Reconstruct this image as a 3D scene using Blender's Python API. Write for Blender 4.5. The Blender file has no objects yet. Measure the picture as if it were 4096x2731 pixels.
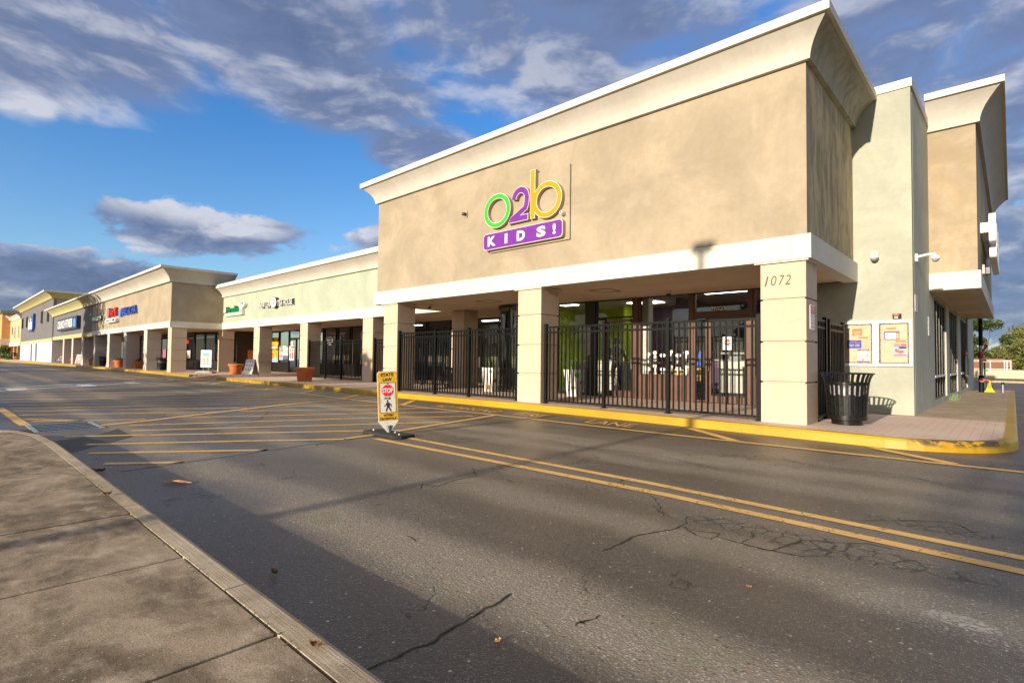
import bpy, bmesh, math, random
from mathutils import Vector, Matrix
random.seed(7)
R_ = math.radians
scn = bpy.context.scene
COL = scn.collection
PI = math.pi

# ------------------------------------------------------------------ node helper
class NT:
    def __init__(s, tree):
        s.t = tree; s.n = tree.nodes; s.l = tree.links
    def new(s, typ, **kw):
        n = s.n.new(typ)
        for k, v in kw.items():
            setattr(n, k, v)
        return n
    def put(s, sock, v):
        if hasattr(v, 'is_output') or isinstance(v, bpy.types.NodeSocket):
            s.l.new(v, sock)
        elif isinstance(v, (tuple, list)):
            sock.default_value = tuple(v) + ((1,) if len(v) == 3 and len(sock.default_value) == 4 else ())
        else:
            sock.default_value = v
    def pos(s):
        return s.new('ShaderNodeNewGeometry').outputs['Position']
    def math(s, op, a, b=0.0, c=0.0, clamp=False):
        n = s.new('ShaderNodeMath', operation=op); n.use_clamp = clamp
        s.put(n.inputs[0], a); s.put(n.inputs[1], b); s.put(n.inputs[2], c)
        return n.outputs[0]
    def sep(s, v):
        n = s.new('ShaderNodeSeparateXYZ'); s.put(n.inputs[0], v); return n.outputs
    def comb(s, x, y, z):
        n = s.new('ShaderNodeCombineXYZ')
        for i, q in enumerate((x, y, z)): s.put(n.inputs[i], q)
        return n.outputs[0]
    def scale(s, v, sc):
        n = s.new('ShaderNodeVectorMath', operation='MULTIPLY'); s.put(n.inputs[0], v); n.inputs[1].default_value = sc
        return n.outputs[0]
    def vadd(s, v, w):
        n = s.new('ShaderNodeVectorMath', operation='ADD'); s.put(n.inputs[0], v); s.put(n.inputs[1], w)
        return n.outputs[0]
    def noise(s, vec, scale=5, detail=4, rough=0.55, dist=0.0, col=False):
        n = s.new('ShaderNodeTexNoise'); s.put(n.inputs['Vector'], vec)
        n.inputs['Scale'].default_value = scale; n.inputs['Detail'].default_value = detail
        n.inputs['Roughness'].default_value = rough; n.inputs['Distortion'].default_value = dist
        return n.outputs['Color' if col else 'Fac']
    def vor(s, vec, scale=5, feature='F1', out='Distance', rnd=1.0):
        n = s.new('ShaderNodeTexVoronoi', feature=feature); s.put(n.inputs['Vector'], vec)
        n.inputs['Scale'].default_value = scale; n.inputs['Randomness'].default_value = rnd
        return n.outputs[out]
    def rng(s, v, a, b, c=0.0, d=1.0, smooth=True):
        n = s.new('ShaderNodeMapRange'); n.interpolation_type = 'SMOOTHSTEP' if smooth else 'LINEAR'; n.clamp = True
        s.put(n.inputs[0], v)
        for i, q in enumerate((a, b, c, d)): n.inputs[1 + i].default_value = q
        return n.outputs[0]
    def mix(s, f, a, b, mode='MIX'):
        n = s.new('ShaderNodeMix', data_type='RGBA', blend_type=mode)
        s.put(n.inputs[0], f); s.put(n.inputs[6], a); s.put(n.inputs[7], b)
        return n.outputs[2]
    def bump(s, h, strength=0.3, dist=0.01, nrm=None):
        n = s.new('ShaderNodeBump'); s.put(n.inputs['Height'], h)
        n.inputs['Strength'].default_value = strength; n.inputs['Distance'].default_value = dist
        if nrm is not None: s.l.new(nrm, n.inputs['Normal'])
        return n.outputs[0]

def newmat(name):
    m = bpy.data.materials.new(name); m.use_nodes = True
    nt = NT(m.node_tree)
    b = m.node_tree.nodes['Principled BSDF']
    return m, nt, b

def simple(name, col, rough=0.5, metal=0.0, var=0.12, vscale=6.0, bump=0.0, bscale=60.0, spec=0.5):
    """plain procedural material: slightly mottled colour, optional fine bump"""
    m, nt, b = newmat(name)
    p = nt.pos()
    n = nt.noise(p, vscale, 5)
    lo = tuple(c * (1 - var) for c in col); hi = tuple(min(1, c * (1 + var)) for c in col)
    nt.put(b.inputs['Base Color'], nt.mix(nt.rng(n, 0.3, 0.7), lo, hi))
    nt.put(b.inputs['Roughness'], nt.rng(n, 0.2, 0.8, max(0.03, rough - 0.07), min(1, rough + 0.07)))
    b.inputs['Metallic'].default_value = metal
    b.inputs['Specular IOR Level'].default_value = spec
    if bump > 0:
        nt.l.new(nt.bump(nt.noise(p, bscale, 3), bump, 0.004), b.inputs['Normal'])
    return m

def stucco(name, col, dark=None, streak=0.0, bscale=55, blot=0.10):
    m, nt, b = newmat(name)
    p = nt.pos()
    big = nt.noise(p, 0.7, 6, 0.65, 0.6)
    fine = nt.noise(p, 9, 5, 0.6)
    c1 = nt.mix(nt.rng(big, 0.32, 0.7), tuple(c * (1 - blot) for c in col), tuple(min(1, c * (1 + blot * .7)) for c in col))
    c2 = nt.mix(nt.rng(fine, 0.25, 0.75), c1, nt.mix(1.0, c1, (0.93, 0.92, 0.90), 'MULTIPLY'))
    # faint water runs below the ledges
    run = nt.noise(nt.scale(p, (7.0, 7.0, 0.35)), 1.0, 5, 0.6)
    c2 = nt.mix(nt.math('MULTIPLY', nt.rng(run, 0.55, 0.8), 0.10 + 0.0 * streak), c2, tuple(c * 0.55 for c in col))
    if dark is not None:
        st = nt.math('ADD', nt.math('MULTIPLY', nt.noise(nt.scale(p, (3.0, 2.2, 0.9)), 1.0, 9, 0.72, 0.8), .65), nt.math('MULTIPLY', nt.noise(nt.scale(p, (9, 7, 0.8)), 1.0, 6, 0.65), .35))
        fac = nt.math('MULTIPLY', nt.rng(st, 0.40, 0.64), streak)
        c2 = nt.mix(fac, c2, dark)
    nt.put(b.inputs['Base Color'], c2)
    b.inputs['Roughness'].default_value = 0.85
    b.inputs['Specular IOR Level'].default_value = 0.25
    h = nt.math('ADD', nt.noise(p, bscale, 4, 0.7), nt.math('MULTIPLY', nt.noise(p, 3.0, 3), 0.8))
    nt.l.new(nt.bump(h, 0.35, 0.006), b.inputs['Normal'])
    return m

M = {}
M['tan'] = stucco('tan_stucco', (0.370, 0.316, 0.239), (0.34, 0.25, 0.14), 0.16, blot=0.16)
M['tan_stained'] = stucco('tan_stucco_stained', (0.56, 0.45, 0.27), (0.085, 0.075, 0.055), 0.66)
M['tan_rear'] = stucco('tan_stucco_blotchy', (0.401, 0.333, 0.238), (0.33, 0.23, 0.12), 0.35, blot=0.22)
M['sage'] = stucco('sage_stucco', (0.393, 0.449, 0.362), (0.40, 0.38, 0.26), 0.10)
M['sage_wing'] = stucco('sage_stucco_wing', (0.400, 0.419, 0.359), (0.38, 0.37, 0.26), 0.22, blot=0.14)
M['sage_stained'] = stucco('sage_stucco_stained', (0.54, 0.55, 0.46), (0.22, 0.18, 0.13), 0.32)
M['white'] = stucco('cream_trim', (0.685, 0.651, 0.581), (0.55, 0.50, 0.40), 0.10, blot=0.05)
M['cornice'] = stucco('cream_cornice', (0.569, 0.541, 0.496), (0.42, 0.38, 0.28), 0.12, blot=0.08)
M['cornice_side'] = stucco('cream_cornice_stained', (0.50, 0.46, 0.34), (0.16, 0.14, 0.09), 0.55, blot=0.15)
M['pillar'] = stucco('cream_pillar', (0.602, 0.480, 0.370), (0.5, 0.4, 0.28), 0.08, blot=0.05)
M['pillar_white'] = stucco('pale_pillar', (0.552, 0.508, 0.479), (0.5, 0.4, 0.28), 0.08, blot=0.05)
M['grey'] = stucco('grey_stucco', (0.165, 0.165, 0.175), (0.10, 0.10, 0.11), 0.1)
M['pale'] = stucco('pale_block_wall', (0.74, 0.72, 0.68), (0.5, 0.47, 0.42), 0.08)
M['olive'] = stucco('olive_cornice', (0.50, 0.46, 0.25), (0.3, 0.27, 0.12), 0.10)
M['orange'] = stucco('orange_stucco', (0.62, 0.36, 0.16), (0.4, 0.22, 0.1), 0.10)
M['peach'] = stucco('peach_stucco', (0.70, 0.48, 0.28), (0.5, 0.3, 0.15), 0.08)
M['bronze'] = simple('dark_bronze_frame', (0.022, 0.018, 0.016), 0.42, 0.3, 0.2)
M['brown'] = simple('brown_painted_frame', (0.105, 0.047, 0.027), 0.5, 0.0, 0.15, 4)
M['black'] = simple('black_powder_coat', (0.004, 0.0048, 0.005), 0.5, 0.0, 0.25, 12, spec=0.18)
M['blackgloss'] = simple('black_gloss_steel', (0.008, 0.008, 0.008), 0.30, 0.0, 0.3, 20, spec=0.4)
M['rubber'] = simple('black_rubber', (0.022, 0.024, 0.02), 0.85, 0.0, 0.4, 30, 0.4, 120)
M['terra'] = simple('terracotta', (0.56, 0.165, 0.05), 0.75, 0.0, 0.16, 5, 0.2, 90)
M['steel'] = simple('galvanised_steel', (0.34, 0.35, 0.36), 0.45, 0.6, 0.2, 15)
M['greybox'] = simple('grey_enclosure', (0.30, 0.33, 0.35), 0.5, 0.1, 0.12)
M['red'] = simple('red_paint', (0.42, 0.035, 0.03), 0.45, 0.0, 0.2, 15)
M['pink'] = simple('faded_red_cap', (0.50, 0.09, 0.12), 0.5, 0.0, 0.15)
M['signred'] = simple('sign_red', (0.60, 0.025, 0.03), 0.4, 0.0, 0.12, 30)
M['white_p'] = simple('white_plastic', (0.78, 0.78, 0.76), 0.4, 0.0, 0.05)
M['paper'] = simple('white_paper', (0.80, 0.79, 0.76), 0.8, 0.0, 0.05)
M['offwhite'] = simple('off_white_laminate', (0.72, 0.70, 0.62), 0.5, 0.0, 0.06)
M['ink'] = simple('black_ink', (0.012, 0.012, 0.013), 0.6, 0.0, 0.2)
M['brass'] = simple('bronze_numeral', (0.085, 0.065, 0.045), 0.55, 0.2, 0.2)
M['lime'] = simple('lime_interior_paint', (0.42, 0.54, 0.012), 0.7, 0.0, 0.06, 1.5)
M['plum'] = simple('plum_interior_paint', (0.075, 0.035, 0.085), 0.7, 0.0, 0.1, 1.5)
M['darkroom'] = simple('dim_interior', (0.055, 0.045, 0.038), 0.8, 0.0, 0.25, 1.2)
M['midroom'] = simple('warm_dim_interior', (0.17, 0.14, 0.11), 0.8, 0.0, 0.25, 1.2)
M['floor_in'] = simple('interior_floor', (0.17, 0.14, 0.11), 0.35, 0.0, 0.2, 2)
M['ceil_in'] = simple('interior_ceiling', (0.42, 0.40, 0.36), 0.9, 0.0, 0.06, 3)
M['sg_green'] = simple('sign_green', (0.05, 0.40, 0.04), 0.35, 0.0, 0.03)
M['sg_purple'] = simple('sign_purple', (0.155, 0.024, 0.30), 0.35, 0.0, 0.04)
M['sg_yellow'] = simple('sign_amber', (0.48, 0.275, 0.0), 0.35, 0.0, 0.03)
M['sg_return'] = simple('sign_return', (0.42, 0.35, 0.24), 0.6, 0.0, 0.08)
M['sg_blue'] = simple('sign_blue', (0.02, 0.07, 0.42), 0.35, 0.0, 0.08)
M['sg_navy'] = simple('sign_navy', (0.012, 0.03, 0.09), 0.4, 0.0, 0.1)
M['sg_cyan'] = simple('sign_sky_blue', (0.06, 0.28, 0.75), 0.35, 0.0, 0.08)
M['sg_emerald'] = simple('sign_emerald', (0.0, 0.33, 0.12), 0.35, 0.0, 0.08)
M['sg_dkgreen'] = simple('sign_dark_green', (0.01, 0.12, 0.05), 0.4, 0.0, 0.08)
M['orangep'] = simple('orange_card', (0.75, 0.19, 0.03), 0.6, 0.0, 0.08)
M['bluep'] = simple('blue_card', (0.03, 0.06, 0.38), 0.6, 0.0, 0.08)
M['purplep'] = simple('purple_card', (0.22, 0.06, 0.30), 0.6, 0.0, 0.08)
M['magenta'] = simple('pink_card', (0.62, 0.10, 0.22), 0.6, 0.0, 0.08)
M['skyp'] = simple('sky_blue_card', (0.25, 0.45, 0.62), 0.6, 0.0, 0.08)
M['mint'] = simple('mint_card', (0.20, 0.58, 0.56), 0.6, 0.0, 0.08)
M['lilac'] = simple('lilac_card', (0.50, 0.36, 0.62), 0.6, 0.0, 0.08)
M['kraft'] = simple('peach_backing_paper', (0.66, 0.50, 0.37), 0.85, 0.0, 0.10, 8)
M['yel_obj'] = simple('yellow_plastic', (0.72, 0.55, 0.01), 0.45, 0.0, 0.1)
M['wood_y'] = simple('yellow_maple', (0.62, 0.38, 0.10), 0.5, 0.0, 0.12, 7)
M['blue_obj'] = simple('blue_plastic', (0.02, 0.09, 0.60), 0.4, 0.0, 0.1)
M['red_obj'] = simple('red_plastic', (0.62, 0.02, 0.02), 0.4, 0.0, 0.1)
M['leafbrown'] = simple('dry_leaf', (0.20, 0.095, 0.04), 0.8, 0.0, 0.3, 40)
M['husk'] = simple('palm_husk', (0.52, 0.28, 0.13), 0.8, 0.0, 0.3, 40)
M['bark'] = simple('bark', (0.10, 0.075, 0.055), 0.9, 0.0, 0.3, 12, 0.6, 30)
M['skin'] = simple('skin', (0.52, 0.30, 0.21), 0.55, 0.0, 0.05)
M['dark_cloth'] = simple('black_clothing', (0.012, 0.012, 0.014), 0.9, 0.0, 0.2)
M['hair'] = simple('dark_hair', (0.02, 0.013, 0.009), 0.6, 0.0, 0.2)
M['bag'] = simple('grey_bin_bag', (0.30, 0.29, 0.32), 0.35, 0.0, 0.3, 14, 0.6, 20)
M['shed'] = simple('brown_shed', (0.20, 0.10, 0.055), 0.8, 0.0, 0.15)
M['rustdoor'] = simple('rust_red_panel', (0.36, 0.09, 0.04), 0.7, 0.0, 0.15)

def m_soffit():
    m, nt, b = newmat('ribbed_soffit')
    p = nt.pos(); x, y, z = nt.sep(p)
    rib = nt.math('PINGPONG', nt.math('MULTIPLY', y, 1.0), 0.05)
    fac = nt.rng(rib, 0.0, 0.006)
    n = nt.noise(p, 1.2, 5)
    base = nt.mix(nt.rng(n, .3, .7), (0.66, 0.53, 0.37), (0.74, 0.60, 0.43))
    nt.put(b.inputs['Base Color'], nt.mix(fac, (0.28, 0.22, 0.155), base))
    b.inputs['Roughness'].default_value = 0.7
    nt.l.new(nt.bump(fac, 0.5, 0.006), b.inputs['Normal'])
    return m
M['soffit'] = m_soffit()

def m_asphalt():
    m, nt, b = newmat('worn_asphalt')
    p = nt.pos(); x, y, z = nt.sep(p)
    flat = nt.comb(x, y, 0.0)
    # wheel-path bands run along the lane (world x)
    band = nt.noise(nt.vadd(nt.scale(flat, (0.10, 0.95, 1)), (3.1, 0.4, 0)), 1.0, 3, 0.5, 0.3)
    blot = nt.noise(flat, 0.55, 6, 0.6, 0.5)
    fine = nt.noise(flat, 130, 3, 0.7)
    def path(cy, w, k):
        d = nt.math('DIVIDE', nt.math('SUBTRACT', nt.math('ADD', y, nt.math('MULTIPLY', nt.math('SUBTRACT', blot, .5), .9)), cy), w)
        return nt.math('MULTIPLY', nt.rng(nt.math('ABSOLUTE', d), 1.0, 0.15), k)
    wp = nt.math('MAXIMUM', nt.math('MAXIMUM', path(2.12, .42, .75), path(3.48, .42, .6)), nt.math('MAXIMUM', path(5.75, .35, .35), path(6.55, .45, .55)))
    worn = nt.math('ADD', nt.math('MULTIPLY', nt.rng(nt.math('ADD', nt.math('MULTIPLY', band, 0.65), nt.math('MULTIPLY', blot, 0.35)), 0.42, 0.60), 0.35), wp, clamp=True)
    c = nt.mix(worn, (0.084, 0.069, 0.055), (0.305, 0.255, 0.19))
    c = nt.mix(nt.math('MULTIPLY', nt.rng(nt.noise(flat, 0.16, 4), 0.45, 0.7), 0.35), c, (0.150, 0.112, 0.085))
    c = nt.mix(nt.math('MULTIPLY', nt.rng(fine, 0.35, 0.75), 0.38), c, nt.mix(1.0, c, (0.35, 0.35, 0.36), 'MULTIPLY'))
    # exposed pale aggregate, denser on the worn bands
    cell = nt.vor(flat, 62, 'F1', 'Distance')
    rnd = nt.sep(nt.vor(flat, 62, 'F1', 'Color'))
    stone = nt.math('MULTIPLY', nt.rng(cell, 0.40, 0.22), nt.math('GREATER_THAN', nt.math('ADD', rnd[0], nt.math('MULTIPLY', worn, 0.42)), 0.80))
    stonecol = nt.mix(rnd[1], (0.36, 0.33, 0.27), (0.66, 0.62, 0.53))
    c = nt.mix(nt.math('MULTIPLY', stone, nt.math('ADD', .22, nt.math('MULTIPLY', worn, .5))), c, stonecol)
    cell2 = nt.vor(flat, 120, 'F1', 'Distance'); rnd2 = nt.sep(nt.vor(flat, 120, 'F1', 'Color'))
    stone2 = nt.math('MULTIPLY', nt.rng(cell2, 0.42, 0.2), nt.math('GREATER_THAN', nt.math('ADD', rnd2[0], nt.math('MULTIPLY', worn, 0.40)), 0.72))
    c = nt.mix(nt.math('MULTIPLY', stone2, 0.6), c, (0.40, 0.38, 0.33))
    cell3 = nt.vor(flat, 30, 'F1', 'Distance'); rnd3 = nt.sep(nt.vor(flat, 30, 'F1', 'Color'))
    stone3 = nt.math('MULTIPLY', nt.rng(cell3, 0.30, 0.12), nt.math('GREATER_THAN', nt.math('ADD', rnd3[0], nt.math('MULTIPLY', worn, 0.22)), 0.93))
    c = nt.mix(nt.math('MULTIPLY', stone3, 0.75), c, nt.mix(rnd3[1], (0.42, 0.40, 0.33), (0.74, 0.70, 0.60)))
    pit = nt.math('MULTIPLY', nt.rng(cell3, 0.34, 0.16), nt.math('LESS_THAN', rnd3[2], 0.09))
    c = nt.mix(nt.math('MULTIPLY', pit, 0.55), c, (0.025, 0.021, 0.018))
    # moss and rust tints in the aggregate
    moss = nt.math('MULTIPLY', nt.math('MULTIPLY', nt.rng(nt.noise(flat, 1.1, 5, 0.65), 0.52, 0.66), worn), 0.30)
    c = nt.mix(moss, c, (0.15, 0.155, 0.055))
    rust = nt.math('MULTIPLY', nt.math('MULTIPLY', nt.rng(nt.noise(flat, 7.0, 4, 0.7), 0.60, 0.70), worn), 0.30)
    c = nt.mix(rust, c, (0.26, 0.085, 0.05))
    # single wandering cracks
    def cracks(sc, w, thr, seed):
        v = nt.vadd(flat, (seed, seed * 1.7, 0))
        n = nt.noise(v, sc, 6, 0.55, 0.4)
        line = nt.rng(nt.math('ABSOLUTE', nt.math('SUBTRACT', n, 0.5)), w, w * 0.25)
        mask = nt.rng(nt.noise(v, sc * 1.3, 2), thr, thr + 0.06)
        return nt.math('MULTIPLY', line, mask)
    ck = nt.math('MAXIMUM', cracks(0.33, 0.0028, 0.53, 2.3), cracks(0.62, 0.0032, 0.57, 11.0))
    # alligator cracking beside the double line and along the worn wheel path
    def ell(cx, cy, rx, ry):
        dx = nt.math('DIVIDE', nt.math('SUBTRACT', x, cx), rx); dy = nt.math('DIVIDE', nt.math('SUBTRACT', y, cy), ry)
        d = nt.math('ADD', nt.math('MULTIPLY', dx, dx), nt.math('MULTIPLY', dy, dy))
        wob = nt.math('ADD', d, nt.math('MULTIPLY', nt.math('SUBTRACT', nt.noise(flat, 2.2, 4), 0.5), 1.4))
        return nt.rng(wob, 1.1, 0.5)
    alli = nt.math('MAXIMUM', nt.math('MAXIMUM', ell(-1.0, 4.02, 0.95, 0.20), ell(-0.45, 5.05, 0.5, 0.15)),
                   nt.math('MULTIPLY', ell(-2.9, 2.75, 1.6, 0.35), 0.22))
    wv = nt.vadd(nt.scale(flat, (1, 1.0, 1)), nt.scale(nt.noise(flat, 5, 3, col=True), (0.10, 0.10, 0)))
    edge = nt.rng(nt.vor(wv, 8.5, 'DISTANCE_TO_EDGE'), 0.085, 0.02)
    edge2 = nt.rng(nt.vor(wv, 15, 'DISTANCE_TO_EDGE'), 0.05, 0.01)
    ali = nt.math('MULTIPLY', nt.math('MAXIMUM', edge, nt.math('MULTIPLY', edge2, 0.5)), alli)
    ck = nt.math('MAXIMUM', ck, ali)
    c = nt.mix(nt.math('MULTIPLY', ck, 0.9), c, (0.012, 0.013, 0.008))
    # abraded white scar in the near lane
    scar = nt.math('MULTIPLY', ell(-0.20, 3.32, 0.16, 0.09), nt.rng(nt.noise(flat, 45, 4, 0.7), 0.42, 0.58))
    c = nt.mix(nt.math('MULTIPLY', scar, 0.75), c, (0.56, 0.52, 0.46))
    scuffed = nt.math('MULTIPLY', ell(-0.22, 3.35, 0.42, 0.34), nt.rng(nt.noise(flat, 60, 4, 0.75), 0.50, 0.62))
    c = nt.mix(nt.math('MULTIPLY', scuffed, 0.5), c, (0.50, 0.47, 0.40))
    # oil and dirt
    oil = nt.rng(nt.noise(flat, 0.9, 5, 0.7), 0.62, 0.75)
    c = nt.mix(nt.math('MULTIPLY', oil, 0.45), c, (0.045, 0.039, 0.034))
    # darker band of reddish dirt against the kerb
    kd = nt.math('MULTIPLY', nt.rng(y, 8.75, 9.3), nt.rng(nt.noise(flat, 1.4, 5), 0.3, 0.6))
    c = nt.mix(nt.math('MULTIPLY', kd, 0.5), c, (0.17, 0.085, 0.035))
    nt.put(b.inputs['Base Color'], c)
    nt.put(b.inputs['Roughness'], nt.math('ADD', nt.rng(blot, 0.3, 0.7, 0.36, 0.52), nt.math('MULTIPLY', worn, .22)))
    b.inputs['Specular IOR Level'].default_value = 0.5
    h = nt.math('ADD', nt.math('MULTIPLY', nt.math('SUBTRACT', 1.0, cell), 0.9), nt.math('ADD', nt.math('MULTIPLY', fine, 0.5), nt.math('MULTIPLY', nt.math('SUBTRACT', 1.0, cell2), 0.4)))
    h = nt.math('SUBTRACT', h, nt.math('MULTIPLY', ck, 2.5))
    nt.l.new(nt.bump(h, 0.55, 0.006), b.inputs['Normal'])
    return m
M['asphalt'] = m_asphalt()

def m_patch():
    m, nt, b = newmat('asphalt_patch')
    p = nt.pos(); n = nt.noise(p, 110, 3, 0.7); k = nt.noise(p, 1.5, 5)
    c = nt.mix(nt.rng(k, .3, .7), (0.050, 0.044, 0.038), (0.080, 0.068, 0.056))
    nt.put(b.inputs['Base Color'], nt.mix(nt.math('MULTIPLY', nt.rng(n, .4, .7), .4), c, (0.02, 0.02, 0.02)))
    b.inputs['Roughness'].default_value = 0.7
    nt.l.new(nt.bump(n, 0.4, 0.004), b.inputs['Normal'])
    return m
M['patch'] = m_patch()

def m_line(name, col, wear=0.5, tint=(0.09, 0.075, 0.06)):
    """road paint: worn through to the asphalt in specks and hairlines"""
    m, nt, b = newmat(name)
    p = nt.pos()
    n = nt.noise(p, 28, 6, 0.75); k = nt.noise(p, 2.0, 4)
    x, y, z = nt.sep(p); flat = nt.comb(x, y, 0.0)
    crk = nt.rng(nt.math('ABSOLUTE', nt.math('SUBTRACT', nt.noise(flat, 1.7, 6, 0.6, 0.5), 0.5)), 0.006, 0.002)
    worn = nt.math('ADD', nt.math('MULTIPLY', n, 0.75), nt.math('MULTIPLY', k, 0.35))
    hole = nt.math('MAXIMUM', nt.rng(worn, 0.78 - 0.22 * wear, 0.90 - 0.22 * wear), nt.math('MULTIPLY', crk, 0.8))
    c = nt.mix(nt.rng(k, .3, .7), tuple(q * .86 for q in col), col)
    c = nt.mix(nt.math('MULTIPLY', nt.rng(nt.noise(p, 90, 3), .45, .7), 0.3), c, tuple(q * .55 for q in col))
    nt.put(b.inputs['Base Color'], c)
    b.inputs['Roughness'].default_value = 0.65
    nt.l.new(nt.bump(n, 0.3, 0.003), b.inputs['Normal'])
    tr = nt.new('ShaderNodeBsdfTransparent'); mx = nt.new('ShaderNodeMixShader')
    nt.l.new(hole, mx.inputs[0]); nt.l.new(b.outputs[0], mx.inputs[1]); nt.l.new(tr.outputs[0], mx.inputs[2])
    out = [q for q in nt.n if q.type == 'OUTPUT_MATERIAL'][0]
    nt.l.new(mx.outputs[0], out.inputs[0])
    return m
M['yline'] = m_line('yellow_road_paint', (0.84, 0.51, 0.15), 0.22)
M['yfaint'] = m_line('faded_yellow_road_paint', (0.74, 0.48, 0.17), 0.72)
M['wline'] = m_line('white_road_paint', (0.78, 0.76, 0.70), 0.2)
M['gline'] = m_line('removed_line_ghost', (0.20, 0.18, 0.155), 0.75)

def m_kerb_yellow():
    m, nt, b = newmat('yellow_kerb_paint')
    p = nt.pos(); x, y, z = nt.sep(p)
    n = nt.noise(nt.scale(p, (1, 1, 2.5)), 6, 6, 0.72); k = nt.noise(p, 0.6, 4)
    c = nt.mix(nt.rng(k, .35, .65), (0.41, 0.245, 0.005), (0.48, 0.305, 0.007))
    c = nt.mix(nt.math('MULTIPLY', nt.rng(nt.noise(p, 25, 4, .7), .5, .75), .5), c, (0.28, 0.15, 0.008))
    # tyre scuffs at the bend, wear and bare concrete on the far stretch
    bend = nt.math('MULTIPLY', nt.math('MULTIPLY', nt.rng(x, -1.25, -0.85), nt.rng(y, 10.3, 9.9)), nt.rng(z, 0.045, 0.11))
    far = nt.math('MULTIPLY', nt.rng(x, -15.5, -17.5), nt.rng(x, -42.0, -38.0))
    scuff = nt.math('MULTIPLY', nt.rng(n, 0.44, 0.54), nt.math('MAXIMUM', bend, nt.math('MULTIPLY', far, 0.55)))
    c = nt.mix(nt.math('MULTIPLY', scuff, 0.92), c, (0.045, 0.036, 0.026))
    chip = nt.rng(nt.noise(p, 14, 6, 0.75), 0.66, 0.72)
    c = nt.mix(nt.math('MULTIPLY', chip, 0.65), c, (0.20, 0.13, 0.05))
    nt.put(b.inputs['Base Color'], c); b.inputs['Roughness'].default_value = 0.5
    nt.l.new(nt.bump(n, 0.4, 0.006), b.inputs['Normal'])
    return m
M['ykerb'] = m_kerb_yellow()

def m_concrete(name, base, dark, light, brushed=False, green=0.3):
    m, nt, b = newmat(name)
    p = nt.pos(); x, y, z = nt.sep(p)
    big = nt.noise(nt.scale(p, (0.8, 1.6, 1)), 1.5, 7, 0.68, 0.5)
    mid = nt.noise(p, 6, 6, 0.65)
    c = nt.mix(nt.rng(big, 0.33, 0.66), dark, base)
    c = nt.mix(nt.math('MULTIPLY', nt.rng(mid, 0.45, 0.75), 0.6), c, light)
    blk_ = nt.math('MULTIPLY', nt.rng(nt.noise(p, 3.2, 6, .72), .54, .70), .6)
    c = nt.mix(blk_, c, tuple(q * .6 for q in dark))
    c = nt.mix(nt.math('MULTIPLY', nt.rng(nt.noise(p, 120, 4, .75), .46, .66), 0.7), c, nt.mix(1.0, c, (0.45, 0.42, 0.38), 'MULTIPLY'))
    gr = nt.math('MULTIPLY', nt.rng(nt.noise(p, 1.3, 6, .7), .50, .66), green * 1.6)
    c = nt.mix(gr, c, (0.115, 0.108, 0.058))
    # pale exposed grit
    cell = nt.vor(p, 75, 'F1', 'Distance'); rc = nt.sep(nt.vor(p, 75, 'F1', 'Color'))
    g = nt.math('MULTIPLY', nt.rng(cell, .32, .12), nt.math('GREATER_THAN', nt.math('ADD', rc[0], nt.math('MULTIPLY', mid, 0.16)), 0.965))
    c = nt.mix(nt.math('MULTIPLY', g, .8), c, (0.62, 0.57, 0.50))
    h = nt.math('ADD', nt.noise(p, 150, 4, .75), nt.math('MULTIPLY', mid, .8))
    if brushed:
        w = nt.noise(nt.scale(p, (1.2, 95, 95)), 1.0, 4, .7)
        c = nt.mix(nt.math('MULTIPLY', nt.rng(w, .45, .7), .45), c, tuple(q * .55 for q in base))
        h = nt.math('ADD', h, nt.math('MULTIPLY', w, 1.2))
    nt.put(b.inputs['Base Color'], c); b.inputs['Roughness'].default_value = 0.9
    b.inputs['Specular IOR Level'].default_value = 0.25
    nt.l.new(nt.bump(h, 0.55, 0.006), b.inputs['Normal'])
    return m
M['walk'] = m_concrete('weathered_concrete_walk', (0.44, 0.34, 0.235), (0.160, 0.122, 0.078), (0.66, 0.54, 0.40))
M['kerb_c'] = m_concrete('concrete_kerb', (0.56, 0.46, 0.33), (0.36, 0.285, 0.20), (0.66, 0.57, 0.44), True, 0.1)
M['slab'] = m_concrete('side_slab_concrete', (0.56, 0.43, 0.285), (0.38, 0.285, 0.175), (0.64, 0.51, 0.36), False, 0.1)
M['joint'] = simple('mossy_joint', (0.030, 0.030, 0.016), 0.95, 0.0, 0.5, 9)

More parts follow.
